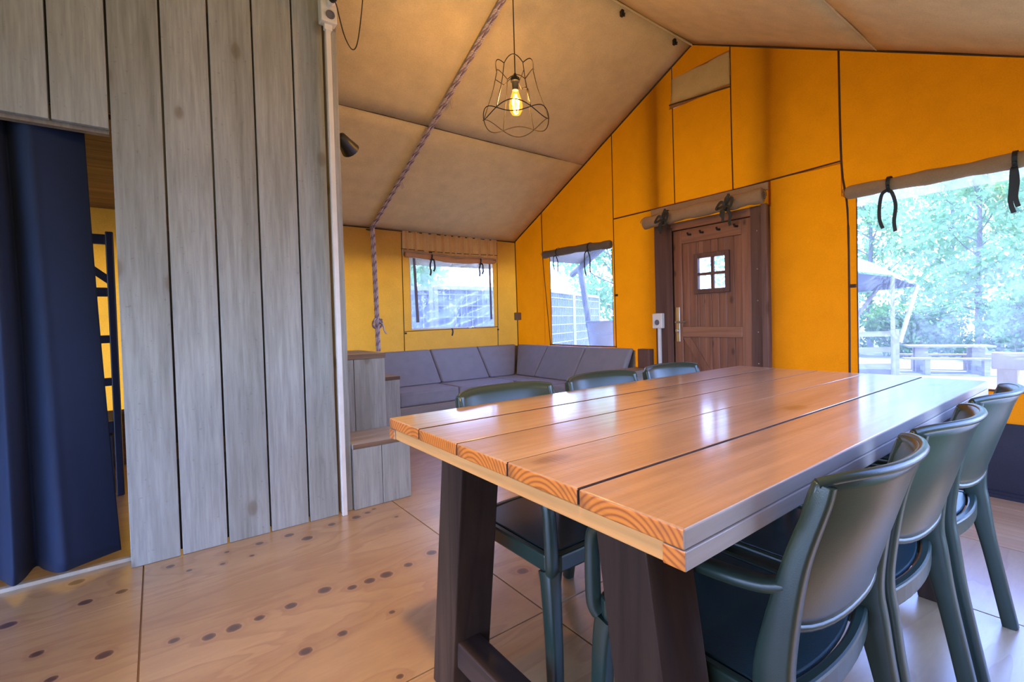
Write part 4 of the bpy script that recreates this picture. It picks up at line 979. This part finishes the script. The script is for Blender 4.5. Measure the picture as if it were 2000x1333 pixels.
def fence_panel(p, q, z0, z1, lab):
    p, q = Vector((p[0], p[1], 0)), Vector((q[0], q[1], 0)); d = q - p; L = d.length; an = math.atan2(d.y, d.x)
    r = tag(empty('fence_panel', (p.x, p.y, GZ), an), lab, 'fence', 'pale mesh fence panels')
    h = z1 - GZ; b = z0 - GZ
    for x in (.0, L-.06): MB().box(x, x+.06, -.03, .03, 0, h).build('post', M['fence_frame'], r)
    MB().box(.061, L-.061, -.025, .025, h-.06, h).build('top_rail', M['fence_frame'], r); MB().box(.061, L-.061, -.025, .025, b, b+.05).build('bottom_rail', M['fence_frame'], r)
    MB().box(.061, L-.061, .012, .018, b+.051, h-.061).build('screen', M['fence_sheet'], r)
    mw = MB(); x = .16
    while x < L-.08: mw.box(x-.005, x+.005, -.012, 0, b+.05, h-.06); x += .095
    z = b + .14
    while z < h-.1: mw.box(.06, L-.06, -.016, -.006, z-.007, z+.007); z += .17
    tag(mw.build('wire_mesh', M['fence_wire'], r), kind='stuff')
    return r
fence_panel((1.2, 6.55), (3.12, 6.55), -.5, 1.62, 'mesh fence panel outside the back window, left of the white post')
fence_panel((3.14, 6.55), (4.98, 6.55), -.5, 1.64, 'mesh fence panel outside the back window, right of the white post')
fence_panel((5.02, 6.57), (6.75, 7.55), -.5, 1.66, 'angled mesh fence panel seen through the narrow window')
fence_panel((6.78, 7.57), (8.5, 8.55), -.5, 1.66, 'farther angled mesh fence panel beside the foliage')

# deck rail by the wide window
dr = tag(empty('deck_railing', (5.12, .665, -.03)), 'pale timber railing post and rail on the deck outside the wide window', 'railing')
MB().box(-.05, .05, -.06, .06, 0, .72).build('post', M['out_pale'], dr, bevel=.006)
MB().box(-.06, .06, -1.8, .09, .645, .775).build('top_rail', M['out_pale'], dr, bevel=.006)

# picnic table
pc = tag(empty('picnic_table', (17.0, 3.45, GZ), -1.13), 'weathered picnic table with benches in front of the hedge', 'table')
for i in range(4): MB().box(-.95, .95, -.36+i*.182, -.36+i*.182+.176, .71, .755).build('table_board', M['out_wood'], pc)
for s in (-1, 1):
    MB().box(-1.15, 1.15, s*.72-.14, s*.72+.14, .41, .455).build('bench', M['out_wood'], pc)
    for x in (-.62, .62):
        MB().box(x-.14, x+.14, s*.16-.05, s*.16+.05, 0, .709).build('leg', M['out_wood'], pc)
        MB().box(x-.06, x+.06, s*.72-.1, s*.72+.1, 0, .409).build('bench_leg', M['out_wood'], pc)
for x in (-.62, .62): MB().box(x-.05, x+.05, -.61, .61, .08, .2).build('foot_beam', M['out_wood'], pc)

# neighbouring tent awning with railing
nb_ = tag(empty('neighbour_tent', (15.2, 4.4, GZ)), 'pale tent awning on slanted poles seen left in the wide window', 'tent')
O = Vector((15.2, 4.4, GZ))
def L_(p): return Vector(p) - O
PA, PB, PC, PD, PE = [L_(p) for p in ((13.35, 4.61, 2.08), (14.87, 4.14, 1.99), (16.58, 4.02, 1.79), (17.85, 5.05, 1.78), (17.27, 6.04, 1.73))]
R1, R2, R3 = L_((19.0, 7.6, 3.6)), L_((18.97, 5.84, 2.75)), L_((14.2, 7.6, 3.4))
up = Vector((0, 0, .05))
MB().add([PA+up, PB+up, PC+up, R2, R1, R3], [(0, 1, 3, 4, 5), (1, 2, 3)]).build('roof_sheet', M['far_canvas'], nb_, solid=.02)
MB().add([PA, PB, PC, PD, PE], [(0, 1, 2, 3, 4)]).build('roof_underside', M['far_under'], nb_, solid=.01)
ap_, e1 = PB, PC
MB().tube([PB + Vector((0, 0, -2.6)), PB], .05, 8).build('upright_pole', M['out_wood'], nb_)
MB().tube([PB + Vector((.35, -.05, -1.75)), e1], .06, 8).build('slanted_pole', M['out_wood'], nb_)
MB().tube([L_((16.0, 5.9, .2)), L_((17.5, 5.3, 1.76))], .06, 8).build('slanted_pole', M['out_wood'], nb_)
MB().box(3.2, 6.0, 2.6, 5.0, 0, 2.5).build('tent_body', M['far_canvas'], nb_)
rl = tag(empty('porch_railing', (14.75, 4.6, GZ), -.78), 'weathered three rail porch fence under the neighbouring awning', 'railing')
for x in (-.45, .62): MB().box(x-.06, x+.06, -.05, .05, 0, 1.25).build('post', M['out_wood'], rl)
for z in (.28, .72, 1.14): MB().box(-1.0, .68, -.035, -.005, z-.07, z+.07).build('rail', M['out_wood'], rl)
MB().box(-1.0, .7, .1, 1.2, .0, .18).build('deck_edge', M['out_wood'], rl)

# ------------------------------------------------------------------ outside: trees and hedge
def leaf_mesh(name, centers, radii, n_each, size, mat, parent=None, loc=None):
    C_ = []
    for (c, rad, n) in zip(centers, radii, n_each):
        d = rng.normal(size=(n, 3)); d /= np.linalg.norm(d, axis=1)[:, None]
        C_.append(np.array(c) + d * np.array(rad) * (rng.random((n, 1))**.45))
    C_ = np.concatenate(C_); n = len(C_)
    a = rng.normal(size=(n, 3)); a /= np.linalg.norm(a, axis=1)[:, None]; b = np.cross(a, rng.normal(size=(n, 3))); b /= np.linalg.norm(b, axis=1)[:, None]
    s = size * (.6 + .8*rng.random((n, 1)))
    V = np.stack([C_ - a*s, C_ + b*s*.55, C_ + a*s, C_ - b*s*.55], 1).reshape(-1, 3)
    me = bpy.data.meshes.new(name); me.vertices.add(len(V)); me.vertices.foreach_set('co', V.ravel())
    me.loops.add(4*n); me.loops.foreach_set('vertex_index', np.arange(4*n)); me.polygons.add(n); me.polygons.foreach_set('loop_start', np.arange(0, 4*n, 4))
    me.materials.append(M[mat]); me.update(); me.validate()
    o = bpy.data.objects.new(name, me); COL.objects.link(o)
    if parent: o.parent = parent
    if loc: o.location = loc
    return o
def tree(x, y, h, cr, label, n=5200, lean=0, size=.13, low=.16):
    r = tag(empty('tree', (x, y, GZ)), label, 'tree', 'trees beyond the hedge')
    tp = smoothpath([(0, 0, 0), (.1+lean*.3, .05, h*.3), (lean*.7, -.06, h*.6), (lean, 0, h*.92)], 5)
    MB().tube(tp, lambda i: .13*(1-.8*i/15)*h/8+.01, 8).build('trunk', M['bark'], r, smooth=True)
    cs, rs, ns = [], [], []; br = MB()
    for k in range(22):
        t = low + (1-low)*(k+.5)/22; z = h*t; a = k*2.4; e = cr*(1-abs(t-.5)*1.1)*(.35+.6*((k*7) % 5)/5)
        c = (lean*t + e*math.cos(a), e*math.sin(a), z + .25*e); cs.append(c); q = cr*(.34+.16*((k*3) % 4)/4); rs.append((q, q, q*.75)); ns.append(n//22)
        br.tube(smoothpath([(lean*t*.9, 0, z*.85), (c[0]*.55, c[1]*.55, z*.95), c], 3), lambda i: .03*(1-i/8)+.006, 5)
    br.build('branches', M['bark'], r)
    tag(leaf_mesh('foliage', cs, rs, ns, size, 'leaf_pale', r), kind='stuff')
    return r
TR = [(24.5, 1.6, 8.5, 2.5, 'birch-like pale green tree at the right edge of the wide window, its trunk forking', .3),
      (27.0, 4.4, 9.0, 2.7, 'pale green tree with a dark lower trunk in the middle of the wide window', -.2),
      (25.5, 8.0, 8.5, 2.6, 'pale green tree behind the neighbouring tent awning', .1),
      (26.5, -2.0, 9.0, 2.6, 'pale tree beyond the right side of the wide window', .2),
      (31.0, 1.5, 10.5, 3.2, 'tall distant tree behind the forking pale tree', 0),
      (33.0, 6.5, 10.5, 3.3, 'tall distant tree behind the dark trunked tree', 0),
      (24.0, 12.5, 9.0, 2.9, 'pale green tree seen through the panes of the door window', .1),
      (16.5, 15.5, 7.5, 2.6, 'pale green tree beyond the angled fence at the narrow window', 0),
      (5.2, 13.2, 6.0, 2.2, 'pale tree behind the mesh fence outside the back window', 0)]
for (x, y, h, cr, lab, le) in TR: tree(x, y, h, cr, lab, lean=le)
hcol = [((22.0, 8.75), 'left end of the clipped hedge, behind the neighbouring railing'), ((22.0, 5.4), 'section of leafy hedge behind the left part of the picnic table'), ((22.0, 2.05), 'section of leafy hedge behind the right part of the picnic table'), ((20.2, 1.45), 'taller darker hedge shrub at the right side of the wide window'), ((20.2, -1.9), 'hedge shrub beyond the right edge of the wide window')]
for k, ((x, y), lab) in enumerate(hcol):
    r = tag(empty('hedge', (x, y, GZ)), lab, 'hedge', 'sections of the hedge'); hh = 2.0 if k < 3 else 2.5
    st_ = MB()
    for q in range(7): st_.tube([(.0+.2*math.sin(q*3), -1.0+q*.33, 0), (.1*math.cos(q), -1.05+q*.35, hh*.5), (.25*math.sin(q*2), -1.1+q*.37, hh*.85)], .02, 5)
    st_.build('stems', M['bark'], r)
    cs = [(.2*math.sin(q*1.7), -1.15+.21*q, hh*(.28+.46*((q*5) % 3)/2)) for q in range(12)]
    tag(leaf_mesh('foliage', cs, [(.62, .60, hh*.30)]*12, [620]*12, .075, 'leaf_dark', r), kind='stuff')
